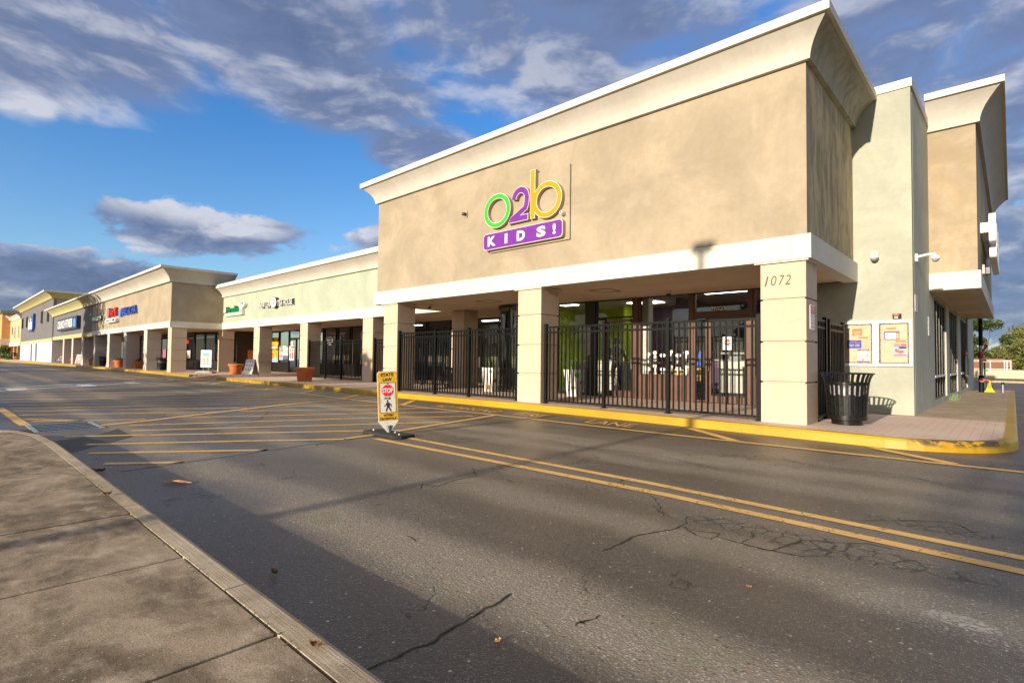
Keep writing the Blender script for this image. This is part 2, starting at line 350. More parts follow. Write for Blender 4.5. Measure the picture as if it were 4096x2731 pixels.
def m_pavers():
    m, nt, b = newmat('pink_brick_pavers')
    p = nt.pos(); x, y, z = nt.sep(p)
    br = nt.new('ShaderNodeTexBrick'); nt.put(br.inputs['Vector'], nt.comb(x, y, 0.0))
    br.inputs['Scale'].default_value = 1.0; br.inputs['Brick Width'].default_value = 0.24; br.inputs['Row Height'].default_value = 0.115
    br.inputs['Mortar Size'].default_value = 0.004; br.inputs['Mortar Smooth'].default_value = 0.3; br.inputs['Bias'].default_value = 0.0
    br.inputs['Color1'].default_value = (0.74, 0.50, 0.385, 1); br.inputs['Color2'].default_value = (0.66, 0.52, 0.40, 1)
    br.inputs['Mortar'].default_value = (0.20, 0.145, 0.11, 1)
    n = nt.noise(p, 1.3, 6, .65); f = nt.noise(p, 40, 4, .7)
    c = nt.mix(nt.math('MULTIPLY', nt.rng(n, .35, .7), .55), br.outputs['Color'], (0.74, 0.60, 0.47))
    c = nt.mix(nt.math('MULTIPLY', nt.rng(nt.noise(p, 3.5, 5, .7), .55, .75), .35), c, (0.34, 0.225, 0.15))
    c = nt.mix(nt.math('MULTIPLY', nt.rng(f, .45, .7), .25), c, (0.2, 0.13, 0.10))
    nt.put(b.inputs['Base Color'], c); b.inputs['Roughness'].default_value = 0.85
    nt.l.new(nt.bump(nt.math('ADD', nt.math('MULTIPLY', br.outputs['Fac'], -2.0), f), 0.5, 0.006), b.inputs['Normal'])
    return m
M['paver'] = m_pavers()
M['tactile'] = simple('red_ramp_pad', (0.34, 0.10, 0.06), 0.8, 0.0, 0.2, 10)

def m_glass(name, tint=(0.62, 0.66, 0.66), refl=1.0):
    m, nt, b = newmat(name)
    nt.n.remove(b)
    tr = nt.new('ShaderNodeBsdfTransparent'); tr.inputs[0].default_value = tint + (1,)
    gl = nt.new('ShaderNodeBsdfGlossy'); gl.inputs['Roughness'].default_value = 0.0
    p = nt.pos()
    nrm = nt.bump(nt.noise(p, 0.9, 2), 0.03, 0.05)
    nt.l.new(nrm, gl.inputs['Normal'])
    fr = nt.new('ShaderNodeFresnel'); fr.inputs[0].default_value = 1.55
    mx = nt.new('ShaderNodeMixShader')
    nt.l.new(nt.math('MULTIPLY', fr.outputs[0], 1.7 * refl, clamp=True), mx.inputs[0])
    nt.l.new(tr.outputs[0], mx.inputs[1]); nt.l.new(gl.outputs[0], mx.inputs[2])
    out = [q for q in nt.n if q.type == 'OUTPUT_MATERIAL'][0]
    nt.l.new(mx.outputs[0], out.inputs[0])
    return m
M['glass'] = m_glass('shop_glass', (0.86, 0.88, 0.87))
M['clear'] = m_glass('case_glass', (0.97, 0.97, 0.96), 0.5)
M['darkglass'] = m_glass('tinted_glass', (0.20, 0.20, 0.19))

def m_emit(name, col, s):
    m, nt, b = newmat(name)
    b.inputs['Base Color'].default_value = (0.8, 0.8, 0.8, 1)
    b.inputs['Emission Color'].default_value = col + (1,); b.inputs['Emission Strength'].default_value = s
    return m
M['lamp'] = m_emit('lit_ceiling_panel', (1.0, 0.93, 0.80), 6.0)
M['neon'] = m_emit('lit_red_sign', (1.0, 0.03, 0.03), 2.5)

def m_leaf(name, c1, c2, c3):
    m, nt, b = newmat(name)
    p = nt.pos(); oi = nt.noise(p, 1.3, 4, .6); r = nt.noise(p, 9, 2)
    c = nt.mix(nt.rng(oi, .35, .65), c1, c2); c = nt.mix(nt.rng(r, .45, .7), c, c3)
    nt.put(b.inputs['Base Color'], c); b.inputs['Roughness'].default_value = 0.55
    tl = nt.new('ShaderNodeBsdfTranslucent'); nt.put(tl.inputs[0], nt.mix(0.5, c, c3))
    mx = nt.new('ShaderNodeMixShader'); mx.inputs[0].default_value = 0.25
    nt.l.new(b.outputs[0], mx.inputs[1]); nt.l.new(tl.outputs[0], mx.inputs[2])
    out = [q for q in nt.n if q.type == 'OUTPUT_MATERIAL'][0]
    nt.l.new(mx.outputs[0], out.inputs[0])
    return m
M['leaf'] = m_leaf('olive_leaves', (0.09, 0.11, 0.02), (0.17, 0.19, 0.04), (0.30, 0.27, 0.10))
M['leafdk'] = m_leaf('dark_leaves', (0.03, 0.055, 0.012), (0.05, 0.09, 0.02), (0.10, 0.15, 0.03))
M['grassm'] = m_leaf('lawn_grass', (0.10, 0.17, 0.02), (0.16, 0.24, 0.03), (0.24, 0.28, 0.06))
M['spike'] = m_leaf('grey_green_blades', (0.12, 0.19, 0.06), (0.18, 0.27, 0.09), (0.28, 0.36, 0.16))

def m_fruit():
    m, nt, b = newmat('fruit_print')
    p = nt.pos()
    r = nt.sep(nt.vor(p, 3.2, 'F1', 'Color'))
    ramp = nt.new('ShaderNodeValToRGB'); nt.l.new(r[0], ramp.inputs[0])
    cr = ramp.color_ramp; cr.interpolation = 'CONSTANT'
    cols = [(0, (0.75, 0.33, 0.01)), (.22, (0.85, 0.52, 0.02)), (.42, (0.62, 0.03, 0.03)), (.58, (0.85, 0.42, 0.02)), (.74, (0.10, 0.42, 0.03)), (.86, (0.80, 0.20, 0.05))]
    cr.elements[0].color = cols[0][1] + (1,); cr.elements[1].position = cols[1][0]; cr.elements[1].color = cols[1][1] + (1,)
    for q, c in cols[2:]:
        e = cr.elements.new(q); e.color = c + (1,)
    nt.put(b.inputs['Base Color'], ramp.outputs[0]); b.inputs['Roughness'].default_value = .6
    return m
M['fruit'] = m_fruit()
def m_border():
    m, nt, b = newmat('leaf_print_border')
    p = nt.pos()
    n = nt.noise(p, 60, 3, .7)
    nt.put(b.inputs['Base Color'], nt.mix(nt.rng(n, .45, .58), (0.05, 0.045, 0.035), (0.36, 0.28, 0.2)))
    b.inputs['Roughness'].default_value = .7
    return m
M['border'] = m_border()
def m_signyellow():
    m, nt, b = newmat('weathered_sign_amber')
    p = nt.pos(); n = nt.noise(p, 9, 6, .7); k = nt.noise(p, 30, 5, .7)
    c = nt.mix(nt.rng(n, .35, .7), (0.50, 0.28, 0.012), (0.68, 0.41, 0.03))
    c = nt.mix(nt.math('MULTIPLY', nt.rng(k, .58, .72), .7), c, (0.10, 0.07, 0.04))
    nt.put(b.inputs['Base Color'], c); b.inputs['Roughness'].default_value = .5
    return m
M['sgn_y'] = m_signyellow()
def m_signwhite():
    m, nt, b = newmat('scuffed_sign_white')
    p = nt.pos(); n = nt.noise(nt.scale(p, (3, 3, 1)), 12, 6, .7)
    nt.put(b.inputs['Base Color'], nt.mix(nt.rng(n, .52, .72), (0.62, 0.60, 0.55), (0.28, 0.26, 0.23)))
    b.inputs['Roughness'].default_value = .5
    return m
M['sgn_w'] = m_signwhite()

# ------------------------------------------------------------------ geometry helper
def wloc(o):
    v = Vector((0, 0, 0))
    while o is not None:
        v += o.location; o = o.parent
    return v

class MB:
    def __init__(s): s.v = []; s.f = []; s.mi = []; s.cur = 0
    def add(s, vs, fs):
        k = len(s.v); s.v += [tuple(q) for q in vs]
        for f in fs: s.f.append(tuple(i + k for i in f)); s.mi.append(s.cur)
        return s
    def box(s, x0, x1, y0, y1, z0, z1):
        x0, x1 = sorted((x0, x1)); y0, y1 = sorted((y0, y1)); z0, z1 = sorted((z0, z1))
        vs = [(x0, y0, z0), (x1, y0, z0), (x1, y1, z0), (x0, y1, z0), (x0, y0, z1), (x1, y0, z1), (x1, y1, z1), (x0, y1, z1)]
        return s.add(vs, [(0, 3, 2, 1), (4, 5, 6, 7), (0, 1, 5, 4), (1, 2, 6, 5), (2, 3, 7, 6), (3, 0, 4, 7)])
    def prism(s, poly, f0, f1):
        """poly: 2D points; f0/f1 map (u,v)->3D for the two caps"""
        n = len(poly)
        vs = [f0(*p) for p in poly] + [f1(*p) for p in poly]
        fs = [tuple(range(n))[::-1], tuple(range(n, 2 * n))] + [(i, (i + 1) % n, n + (i + 1) % n, n + i) for i in range(n)]
        return s.add(vs, fs)
    def slab(s, poly, z0, z1):
        return s.prism(poly, lambda u, v: (u, v, z0), lambda u, v: (u, v, z1))
    def front(s, poly, y0, y1):
        """polygon in x,z, from y0 (front) to y1"""
        return s.prism(poly, lambda u, v: (u, y1, v), lambda u, v: (u, y0, v))
    def quad(s, a, b, c, d): return s.add([a, b, c, d], [(0, 1, 2, 3)])
    def tube(s, pts, r, n=8, caps=True):
        pts = [Vector(p) for p in pts]; rs = r if isinstance(r, (list, tuple)) else [r] * len(pts)
        rings = []; up = Vector((0.3, 0.2, 1)).normalized()
        for i, p in enumerate(pts):
            d = (pts[min(i + 1, len(pts) - 1)] - pts[max(i - 1, 0)]).normalized()
            a = d.cross(up)
            if a.length < 1e-3: a = d.cross(Vector((1, 0, 0)))
            a.normalize(); b = d.cross(a).normalized()
            rings.append([p + (a * math.cos(2 * PI * k / n) + b * math.sin(2 * PI * k / n)) * rs[i] for k in range(n)])
        vs = [q for rg in rings for q in rg]; fs = []
        for i in range(len(pts) - 1):
            for k in range(n):
                fs.append((i * n + k, i * n + (k + 1) % n, (i + 1) * n + (k + 1) % n, (i + 1) * n + k))
        if caps: fs.append(tuple(range(n))[::-1]); fs.append(tuple((len(pts) - 1) * n + k for k in range(n)))
        return s.add(vs, fs)
    def lathe(s, prof, c=(0, 0, 0), n=32, a0=0.0, a1=2 * PI):
        full = abs(a1 - a0 - 2 * PI) < 1e-6; m = n if full else n + 1
        vs = [(c[0] + r * math.cos(a0 + (a1 - a0) * k / n), c[1] + r * math.sin(a0 + (a1 - a0) * k / n), c[2] + z) for (r, z) in prof for k in range(m)]
        fs = []
        for i in range(len(prof) - 1):
            for k in range(n):
                k2 = (k + 1) % m if full else k + 1
                fs.append((i * m + k, i * m + k2, (i + 1) * m + k2, (i + 1) * m + k))
        return s.add(vs, fs)
    def disc(s, c, r, n=24, axis='z', flip=False):
        q = []
        for k in range(n):
            a = 2 * PI * k / n
            d = {'z': (math.cos(a), math.sin(a), 0), 'y': (math.cos(a), 0, math.sin(a)), 'x': (0, math.cos(a), math.sin(a))}[axis]
            q.append((c[0] + r * d[0], c[1] + r * d[1], c[2] + r * d[2]))
        return s.add(q, [tuple(range(n)) if not flip else tuple(range(n))[::-1]])
    def sphere(s, c, r, n=12, m=8, sc=(1, 1, 1)):
        prof = []
        vs = []; fs = []
        for i in range(m + 1):
            t = PI * i / m
            for k in range(n):
                a = 2 * PI * k / n
                vs.append((c[0] + r * sc[0] * math.sin(t) * math.cos(a), c[1] + r * sc[1] * math.sin(t) * math.sin(a), c[2] + r * sc[2] * math.cos(t)))
        for i in range(m):
            for k in range(n):
                fs.append((i * n + k, (i + 1) * n + k, (i + 1) * n + (k + 1) % n, i * n + (k + 1) % n))
        return s.add(vs, fs)
    def xform(s, mat, start=0):
        for i in range(start, len(s.v)): s.v[i] = tuple(mat @ Vector(s.v[i]))
        return s
    def build(s, name, mat, parent=None, bevel=0.0, smooth=False, seg=2, merge=True, angle=35):
        me = bpy.data.meshes.new(name)
        if parent is not None: org = wloc(parent)
        else:
            xs = [p[0] for p in s.v]; ys = [p[1] for p in s.v]; zs = [p[2] for p in s.v]
            org = Vector(((min(xs) + max(xs)) / 2, (min(ys) + max(ys)) / 2, min(zs)))
        me.from_pydata([(p[0] - org[0], p[1] - org[1], p[2] - org[2]) for p in s.v], [], s.f)
        mats = mat if isinstance(mat, (list, tuple)) else [mat]
        for q in mats: me.materials.append(q)
        if len(mats) > 1:
            for i, pl in enumerate(me.polygons): pl.material_index = s.mi[i]
        bm = bmesh.new(); bm.from_mesh(me)
        lv = [v for v in bm.verts if not v.link_faces]
        if lv: bmesh.ops.delete(bm, geom=lv, context='VERTS')
        if merge: bmesh.ops.remove_doubles(bm, verts=bm.verts, dist=1e-5)
        if bevel > 0:
            es = [e for e in bm.edges if len(e.link_faces) == 2 and e.calc_face_angle(0) > R_(40)]
            if es: bmesh.ops.bevel(bm, geom=es, offset=bevel, segments=seg, profile=0.5, affect='EDGES', clamp_overlap=True)
        bmesh.ops.recalc_face_normals(bm, faces=bm.faces) if merge else None
        bm.to_mesh(me); bm.free()
        if smooth:
            for pl in me.polygons: pl.use_smooth = True
            try: me.set_sharp_from_angle(angle=R_(angle))
            except Exception: pass
        o = bpy.data.objects.new(name, me); COL.objects.link(o)
        if parent is not None: o.parent = parent
        else: o.location = org
        return o

def tag(o, label=None, cat=None, group=None, kind=None):
    if label: o['label'] = label
    if cat: o['category'] = cat
    if group: o['group'] = group
    if kind: o['kind'] = kind
    return o
def thing(name, label, cat, loc=(0, 0, 0), group=None):
    o = bpy.data.objects.new(name, None); COL.objects.link(o); o.location = loc
    o.empty_display_size = 0.2
    return tag(o, label, cat, group)
def struct(o): o['kind'] = 'structure'; return o
def kids(o): return [c for c in bpy.data.objects if c.parent == o]
def copy_tree(o, parent=None):
    c = o.copy(); COL.objects.link(c)
    if parent is not None: c.parent = parent
    for ch in kids(o): copy_tree(ch, c)
    return c
def dup(root, loc, rz, label, group=None, sc=None):
    r = copy_tree(root); r.location = loc; r.rotation_euler = (0, 0, rz)
    if sc: r.scale = (sc, sc, sc)
    r['label'] = label
    if group: r['group'] = group
    return r

# ---- lettering as mesh (the built-in font)
_gl = {}
def glyphs(txt, extr, offset=0.0, shear=0.0, space=1.0, res=3):
    key = (txt, extr > 0, offset, shear, space, res)
    if key in _gl: return _gl[key]
    cu = bpy.data.curves.new('lettering', 'FONT'); cu.body = txt; cu.size = 1.0
    cu.extrude = 0.5 if extr > 0 else 0.0; cu.offset = offset; cu.shear = shear; cu.space_character = space
    cu.resolution_u = res; cu.align_x = 'CENTER'
    o = bpy.data.objects.new('lettering', cu); COL.objects.link(o)
    dg = bpy.context.evaluated_depsgraph_get(); dg.update()
    me = bpy.data.meshes.new_from_object(o.evaluated_get(dg))
    vs = [tuple(v.co) for v in me.vertices]; fs = [tuple(p.vertices) for p in me.polygons]
    bpy.data.objects.remove(o); bpy.data.curves.remove(cu); bpy.data.meshes.remove(me)
    _gl[key] = (vs, fs); return vs, fs
def text(mb, txt, org, U, V, w, h, depth=0.0, offset=0.0, shear=0.0, space=1.0, keep=False, res=3):
    """letters fitted to a w x h box with lower-left corner org; U, V unit axes; depth grows along U x V"""
    vs, fs = glyphs(txt, depth, offset, shear, space, res)
    if not vs: return mb
    U = Vector(U); V = Vector(V); N = U.cross(V); org = Vector(org)
    x0 = min(p[0] for p in vs); x1 = max(p[0] for p in vs); y0 = min(p[1] for p in vs); y1 = max(p[1] for p in vs)
    sx = w / max(1e-6, x1 - x0); sy = h / max(1e-6, y1 - y0)
    if keep:
        q = min(sx, sy); org = org + U * (w - q * (x1 - x0)) / 2 + V * (h - q * (y1 - y0)) / 2; sx = sy = q
    out = [org + U * ((p[0] - x0) * sx) + V * ((p[1] - y0) * sy) + N * ((p[2] + (0.5 if depth > 0 else 0)) * (depth if depth > 0 else 1)) for p in vs]
    return mb.add(out, fs)
def textf(mb, txt, x0, x1, z0, z1, y, depth=0.0, **k):
    """text on a wall that faces -Y"""
    return text(mb, txt, (x0, y + depth, z0), (1, 0, 0), (0, 0, 1), x1 - x0, z1 - z0, depth, **k)

# stroked shapes for the channel letters (x,z outline from a centre line)
def arc(cx, cz, rx, rz, a0, a1, n=24):
    return [(cx + rx * math.cos(R_(a0 + (a1 - a0) * i / n)), cz + rz * math.sin(R_(a0 + (a1 - a0) * i / n))) for i in range(n + 1)]
def ring(mb, cx, cz, ro_x, ro_z, ri_x, ri_z, y0, y1, n=48):
    vs = []; fs = []
    for k in range(n):
        a = 2 * PI * k / n; c, s_ = math.cos(a), math.sin(a)
        vs += [(cx + ro_x * c, y0, cz + ro_z * s_), (cx + ri_x * c, y0, cz + ri_z * s_), (cx + ro_x * c, y1, cz + ro_z * s_), (cx + ri_x * c, y1, cz + ri_z * s_)]
    for k in range(n):
        a = 4 * k; b = 4 * ((k + 1) % n)
        fs += [(a, a + 1, b + 1, b), (a + 2, b + 2, b + 3, a + 3), (a, b, b + 2, a + 2), (a + 1, a + 3, b + 3, b + 1)]
    return mb.add(vs, fs)
def stroke_poly(pts, w):
    L = []; Rr = []
    P = [Vector(p) for p in pts]
    for i, p in enumerate(P):
        if i == 0: d = P[1] - P[0]
        elif i == len(P) - 1: d = P[-1] - P[-2]
        else: d = (P[i + 1] - P[i]).normalized() + (P[i] - P[i - 1]).normalized()
        d.normalize(); n = Vector((-d[1], d[0]))
        L.append(p + n * w / 2); Rr.append(p - n * w / 2)
    return L, Rr
def stroke(mb, pts, w, y0, y1):
    L, Rr = stroke_poly(pts, w); n = len(L)
    vs = [(p[0], y0, p[1]) for p in L] + [(p[0], y0, p[1]) for p in Rr] + [(p[0], y1, p[1]) for p in L] + [(p[0], y1, p[1]) for p in Rr]
    fs = []
    for i in range(n - 1):
        fs += [(i, n + i, n + i + 1, i + 1), (2 * n + i, 2 * n + i + 1, 3 * n + i + 1, 3 * n + i), (i, i + 1, 2 * n + i + 1, 2 * n + i), (n + i, 3 * n + i, 3 * n + i + 1, n + i + 1)]
    fs += [(0, 2 * n, 3 * n, n), (n - 1, 2 * n - 1, 4 * n - 1, 3 * n - 1)]
    return mb.add(vs, fs)
def rrect(x0, x1, z0, z1, r, n=6):
    p = []
    for cx, cz, a in ((x1 - r, z0 + r, -90), (x1 - r, z1 - r, 0), (x0 + r, z1 - r, 90), (x0 + r, z0 + r, 180)):
        p += [(cx + r * math.cos(R_(a + 90 * i / n)), cz + r * math.sin(R_(a + 90 * i / n))) for i in range(n + 1)]
    return p

# ================================================================== GROUND
g = MB(); g.quad((-260, -90, 0), (160, -90, 0), (160, 330, 0), (-260, 330, 0))
struct(g.build('asphalt_road', M['asphalt']))

def mitre(path, o, side=1):
    P = [Vector((p[0], p[1])) for p in path]; out = []
    for i, p in enumerate(P):
        ns = []
        if i > 0: d = (P[i] - P[i - 1]).normalized(); ns.append(Vector((d.y, -d.x)))
        if i < len(P) - 1: d = (P[i + 1] - P[i]).normalized(); ns.append(Vector((d.y, -d.x)))
        n = sum(ns, Vector((0, 0))).normalized(); k = 1 / max(0.3, n.dot(ns[0]))
        out.append(p + n * (o * k * side))
    return out
def sweep(mb, path, prof, side=1, closed=True, segs=None):
    """profile points (outward offset, z) swept along a mitred plan path; outward = right of travel"""
    loops = [[(q.x, q.y, z) for q in mitre(path, o, side)] for (o, z) in prof]
    n = len(path); m = len(prof)
    vs = [loops[j][i] for i in range(n) for j in range(m)]; fs = []
    for i in (segs if segs is not None else range(n - 1)):
        for j in range(m if closed else m - 1):
            j2 = (j + 1) % m
            fs.append((i * m + j, i * m + j2, (i + 1) * m + j2, (i + 1) * m + j))
    if closed:
        i0, i1 = (segs[0], segs[-1] + 1) if segs is not None else (0, n - 1)
        fs.append(tuple(i0 * m + j for j in range(m))); fs.append(tuple(i1 * m + j for j in range(m))[::-1])
    return mb.add(vs, fs)

# far kerb line (outer foot), from the left distance to the rounded corner and up the side
KERB = [(-250, 2.6), (-135, 6.1), (-104, 7.3), (-76, 9.0), (-61, 9.55), (-40.3, 9.72), (-36, 9.66), (-33.6, 9.66), (-31.2, 9.68), (-29.5, 9.70), (-22, 9.78), (-14, 9.56), (-11, 9.62), (-7.2, 9.62), (-4, 9.46), (-1.35, 9.29)]
KERB += [(-1.35 + 1.40 * math.sin(R_(a)), 10.69 - 1.40 * math.cos(R_(a))) for a in range(10, 91, 8)]
KERB += [(0.05, 14.0), (0.05, 20.0), (0.05, 31.0)]
kprof = [(0, -0.02), (0, 0.0), (-0.012, 0.12), (-0.03, 0.148), (-0.05, 0.153), (-0.16, 0.152), (-0.16, -0.02)]
iL = KERB.index((-33.6, 9.66)); iR = KERB.index((-29.5, 9.70))
b = MB(); sweep(b, KERB[:iL + 1], kprof); struct(b.build('kerb', M['ykerb']))
b = MB(); sweep(b, KERB[iR:], kprof); struct(b.build('kerb', M['ykerb']))
inner = mitre(KERB, -0.16)
pv = [(p.x, p.y) for p in inner if True]
# paved walk in two pieces, with the dropped ramp between them
k0 = iL; k1 = iR
b = MB()
b.slab(pv[:k0 + 1] + [(pv[k0][0], 24), (-240, 24)], -0.02, 0.150)
b.slab([pv[k0], pv[k1], (pv[k1][0], 24), (pv[k0][0], 24)][:0] or [(pv[k0][0], 10.9), (pv[k1][0], 10.9), (pv[k1][0], 24), (pv[k0][0], 24)], -0.02, 0.150)
idx = [i for i, p in enumerate(pv) if i >= k1 and p[1] < 13.4]
b.slab([pv[i] for i in idx] + [(-0.11, 13.45), (pv[k1][0], 13.45)], -0.02, 0.150)
b.slab([(pv[k1][0], 13.45), (-9.0, 13.45), (-9.0, 24), (pv[k1][0], 24)], -0.02, 0.150)
struct(b.build('pavement', M['paver']))
b = MB(); b.slab([(-1.7, 13.452), (-0.11, 13.452), (-0.11, 31), (-1.7, 31)], -0.02, 0.147)
struct(b.build('side_walk', M['slab']))
b = MB()
b.add([(pv[k0][0], pv[k0][1] - .15, 0.004), (pv[k1][0], pv[k1][1] - .15, 0.004), (pv[k1][0], 10.9, .15), (pv[k0][0], 10.9, .15)], [(0, 1, 2, 3)])
struct(b.build('kerb_ramp', M['slab']))
b = MB()
b.add([(-33.0, 9.75, 0.022), (-30.2, 9.75, 0.022), (-30.2, 10.5, .112), (-33.0, 10.5, .112)], [(0, 1, 2, 3)])
struct(b.build('ramp_surface', M['tactile']))

# near walk: slabs with open joints, brushed kerb along the edge
jx = [-10.28, -8.95, -6.68, -5.42, -4.31, -3.2, -2.06, -0.9, 0.3, 1.5, 2.7, 3.9, 5.1, 6.3, 7.5]
b = MB()
rj = random.Random(3)
for i in range(len(jx) - 1):
    a, c = jx[i] + 0.011, jx[i + 1] - 0.011
    for (y0, y1) in ((-2.6, -1.33), (-1.316, -0.06), (-0.046, 0.915)):
        y1b = y1
        if i == 0 and y1 > 0:
            b.slab([(a + .45, y0), (c, y0), (c, y1), (a + 1.0, y1 - .03), (a + .25, y1 - .16)], 0.0, 0.147); continue
        b.box(a, c, y0, y1b, 0.0, 0.147 + rj.uniform(-.0025, .0025))
struct(b.build('near_walk', M['walk'], bevel=0.004, seg=1))
b = MB(); b.box(-10.2, 7.6, -2.6, 0.95, -0.01, 0.132); struct(b.build('walk_base', M['joint']))
b = MB()
nk = [(-10.75, -3.0), (-10.70, -0.4), (-10.6, 0.2), (-10.35, 0.60), (-9.95, 0.84), (-9.3, 0.99), (-8.4, 1.04), (-6.69, 1.045)]
cuts = [-6.69, -4.525, -2.61, -0.6, 1.5, 3.6, 5.7, 7.6]
npf = [(0, -0.01), (0, 0.0), (-0.008, 0.12), (-0.02, 0.142), (-0.042, 0.152), (-0.128, 0.150), (-0.128, -0.01)]
sweep(b, nk[::-1], npf)
for i in range(len(cuts) - 1):
    sweep(b, [(cuts[i] + .006, 1.045 + .004 * i), (cuts[i + 1] - .004, 1.047 + .004 * i)], npf, side=-1)
struct(b.build('near_kerb', M['kerb_c']))
b = MB(); b.quad((-10.2, -2.6, .02), (8, -2.6, .02), (8, -30, .02), (-10.2, -30, .02)); struct(b.build('verge_ground', M['grassm']))

# ---- markings
def strip(mb, pts, w, z=0.004, wob=0.0, rr=random.Random(5)):
    P = []
    for i in range(len(pts) - 1):
        a = Vector(pts[i]); c = Vector(pts[i + 1]); n = max(1, int((c - a).length / 0.6)) if wob else 1
        for k in range(n): P.append(a + (c - a) * k / n)
    P.append(Vector(pts[-1]))
    if wob:
        P = [p + Vector((rr.uniform(-wob, wob), rr.uniform(-wob, wob))) for p in P]
    L, Rr = stroke_poly(P, w); n = len(L)
    return mb.add([(p.x, p.y, z) for p in L] + [(p.x, p.y, z) for p in Rr], [(n + i, n + i + 1, i + 1, i) for i in range(n - 1)])
def mark(pts, w, mat='yline', z=0.004, wob=0.012):
    b = MB(); strip(b, pts, w, z, wob); return struct(b.build('road_marking', M[mat]))
hatch = [[(-7.33, 1.30), (-6.86, 1.93)], [(-8.23, 1.30), (-7.03, 2.96)], [(-9.05, 1.42), (-7.22, 4.14)], [(-10.11, 1.33), (-7.71, 4.98), (-7.44, 5.36)],
         [(-10.23, 2.16), (-8.49, 5.48), (-7.90, 6.60)], [(-11.03, 2.27), (-9.35, 6.03), (-8.29, 7.72)], [(-11.75, 3.3), (-10.10, 6.51), (-9.2, 8.15)],
         [(-12.39, 4.57), (-10.94, 7.06), (-10.3, 8.15)], [(-12.9, 5.8), (-11.75, 7.75)],
         [(-13.30, 1.15), (-12.37, 1.85)], [(-12.75, 0.95 + .25), (-11.85, 2.72)], [(-14.16, 1.18), (-12.66, 3.86), (-12.4, 4.3)], [(-15.23, 1.13), (-13.10, 5.0)],
         [(-16.07, 1.14), (-14.15, 5.45), (-13.75, 6.2)], [(-17.1, 1.15), (-14.1, 7.0)], [(-18.15, 1.18), (-14.5, 7.95)], [(-19.32, 1.18), (-15.55, 8.15)], [(-20.68, 1.22), (-17.2, 8.2)],
         [(-22.07, 1.28), (-18.75, 8.2)], [(-23.3, 1.3), (-20.3, 8.15)], [(-24.4, 2.2), (-21.9, 8.1)], [(-26.0, 4.1), (-23.5, 8.1)], [(-27.6, 5.2), (-25.6, 8.05)],
         [(-28.6, 3.3), (-30.9, 7.4)][::-1], [(-30.3, 3.2), (-33.0, 7.3)][::-1], [(-26.5, 1.2), (-27.9, 3.6)][::-1], [(-28.6, 1.2), (-29.6, 3.0)][::-1]]
for i_, h in enumerate(hatch[:23]): mark(h, 0.11 if i_ < 12 else 0.125)
for i in range(9):
    x = -33.5 - i * 2.2; mark([(x, 1.4), (x + 3.2, 6.7)], 0.13, 'yline')
mark([(-11.25, 1.95), (-11.58, 2.72), (-12.15, 3.75), (-12.68, 4.72), (-13.55, 6.5), (-13.95, 7.88), (-14.2, 9.1)], 0.17, z=0.008, wob=0.03)
mark([(-16.4, 1.0), (-12.1, 1.06)], 0.15)
fire = [(-48.75, 6.5), (-40, 7.3), (-29.55, 8.0), (-17.72, 8.22), (-14.22, 8.12), (-11.65, 8.14), (-8.13, 8.25), (-4.48, 8.24), (0.07, 8.36), (6, 8.5)]
mark(fire, 0.12, z=0.0065, wob=0)
for a, c in (((-28.4, 8.05), (-30.2, 9.3)), ((-25.04, 8.05), (-27.0, 9.35)), ((-22.6, 8.15), (-24.2, 9.5)), ((-19.88, 8.2), (-21.4, 9.6)), ((-17.12, 8.2), (-18.7, 9.55)), ((-14.38, 8.2), (-15.4, 9.3)), ((-11.37, 8.1), (-12.5, 9.35)), ((-3.10, 8.32), (-4.28, 9.28)), ((-0.53, 8.40), (-1.5, 9.16))):
    mark([a, c], 0.16, z=0.009, wob=0)
mark([(-8.10, 8.2), (-7.47, 5.56), (-7.25, 4.57), (-7.19, 4.14)], 0.12, z=0.0105, wob=0)
mark([(-6.95, 4.90), (-2.63, 4.83), (0.03, 4.66), (4.0, 4.45)], 0.105, wob=0)
mark([(-6.95, 4.50), (-2.3, 4.52), (0.03, 4.35), (4.0, 4.15)], 0.115, wob=0)
mark([(-24.9, 0.9), (-32.3, 9.45)], 0.22, 'wline', z=0.0065, wob=0); mark([(-23.3, 0.9), (-30.9, 9.3)], 0.22, 'wline', z=0.0065, wob=0)
for (x, y) in ((-24.75, 1.95), (-26.5, 4.05), (-28.2, 5.85)):
    b = MB(); b.quad((x - .15, y - .30, .009), (x + 1.25, y - .30, .009), (x + .85, y + .22, .009), (x - .55, y + .22, .009)); struct(b.build('road_marking', M['wline']))
mark([(-6.79, 1.35), (-6.85, 1.95), (-7.04, 2.92), (-7.17, 3.98)], 0.10, 'gline', wob=0)
for i in range(6):
    mark([(-60 - i * 6.0, 1.0), (-57.5 - i * 6.0, 6.0)], 0.1, 'wline', wob=0)
mark([(-92, 3.0), (-49.5, 6.35)], 0.12, 'wline', z=0.0065, wob=0)
for i in range(9): mark([(0.35, 12.2 + i * 2.55), (5.4, 12.2 + i * 2.55)], 0.10, 'wline', wob=0)
def gtext(t, x0, x1, y0, y1):
    b = MB(); text(b, t, (x0, y0, 0.0085), (1, 0, 0), (-.22, 1, 0), x1 - x0, y1 - y0, offset=0.012)
    struct(b.build('road_lettering', M['yfaint']))
gtext('NO PARKING', -10.66, -8.5, 8.48, 8.98); gtext('FIRE', -7.95, -7.15, 8.55, 9.05); gtext('LANE', -6.05, -5.05, 8.54, 9.06)

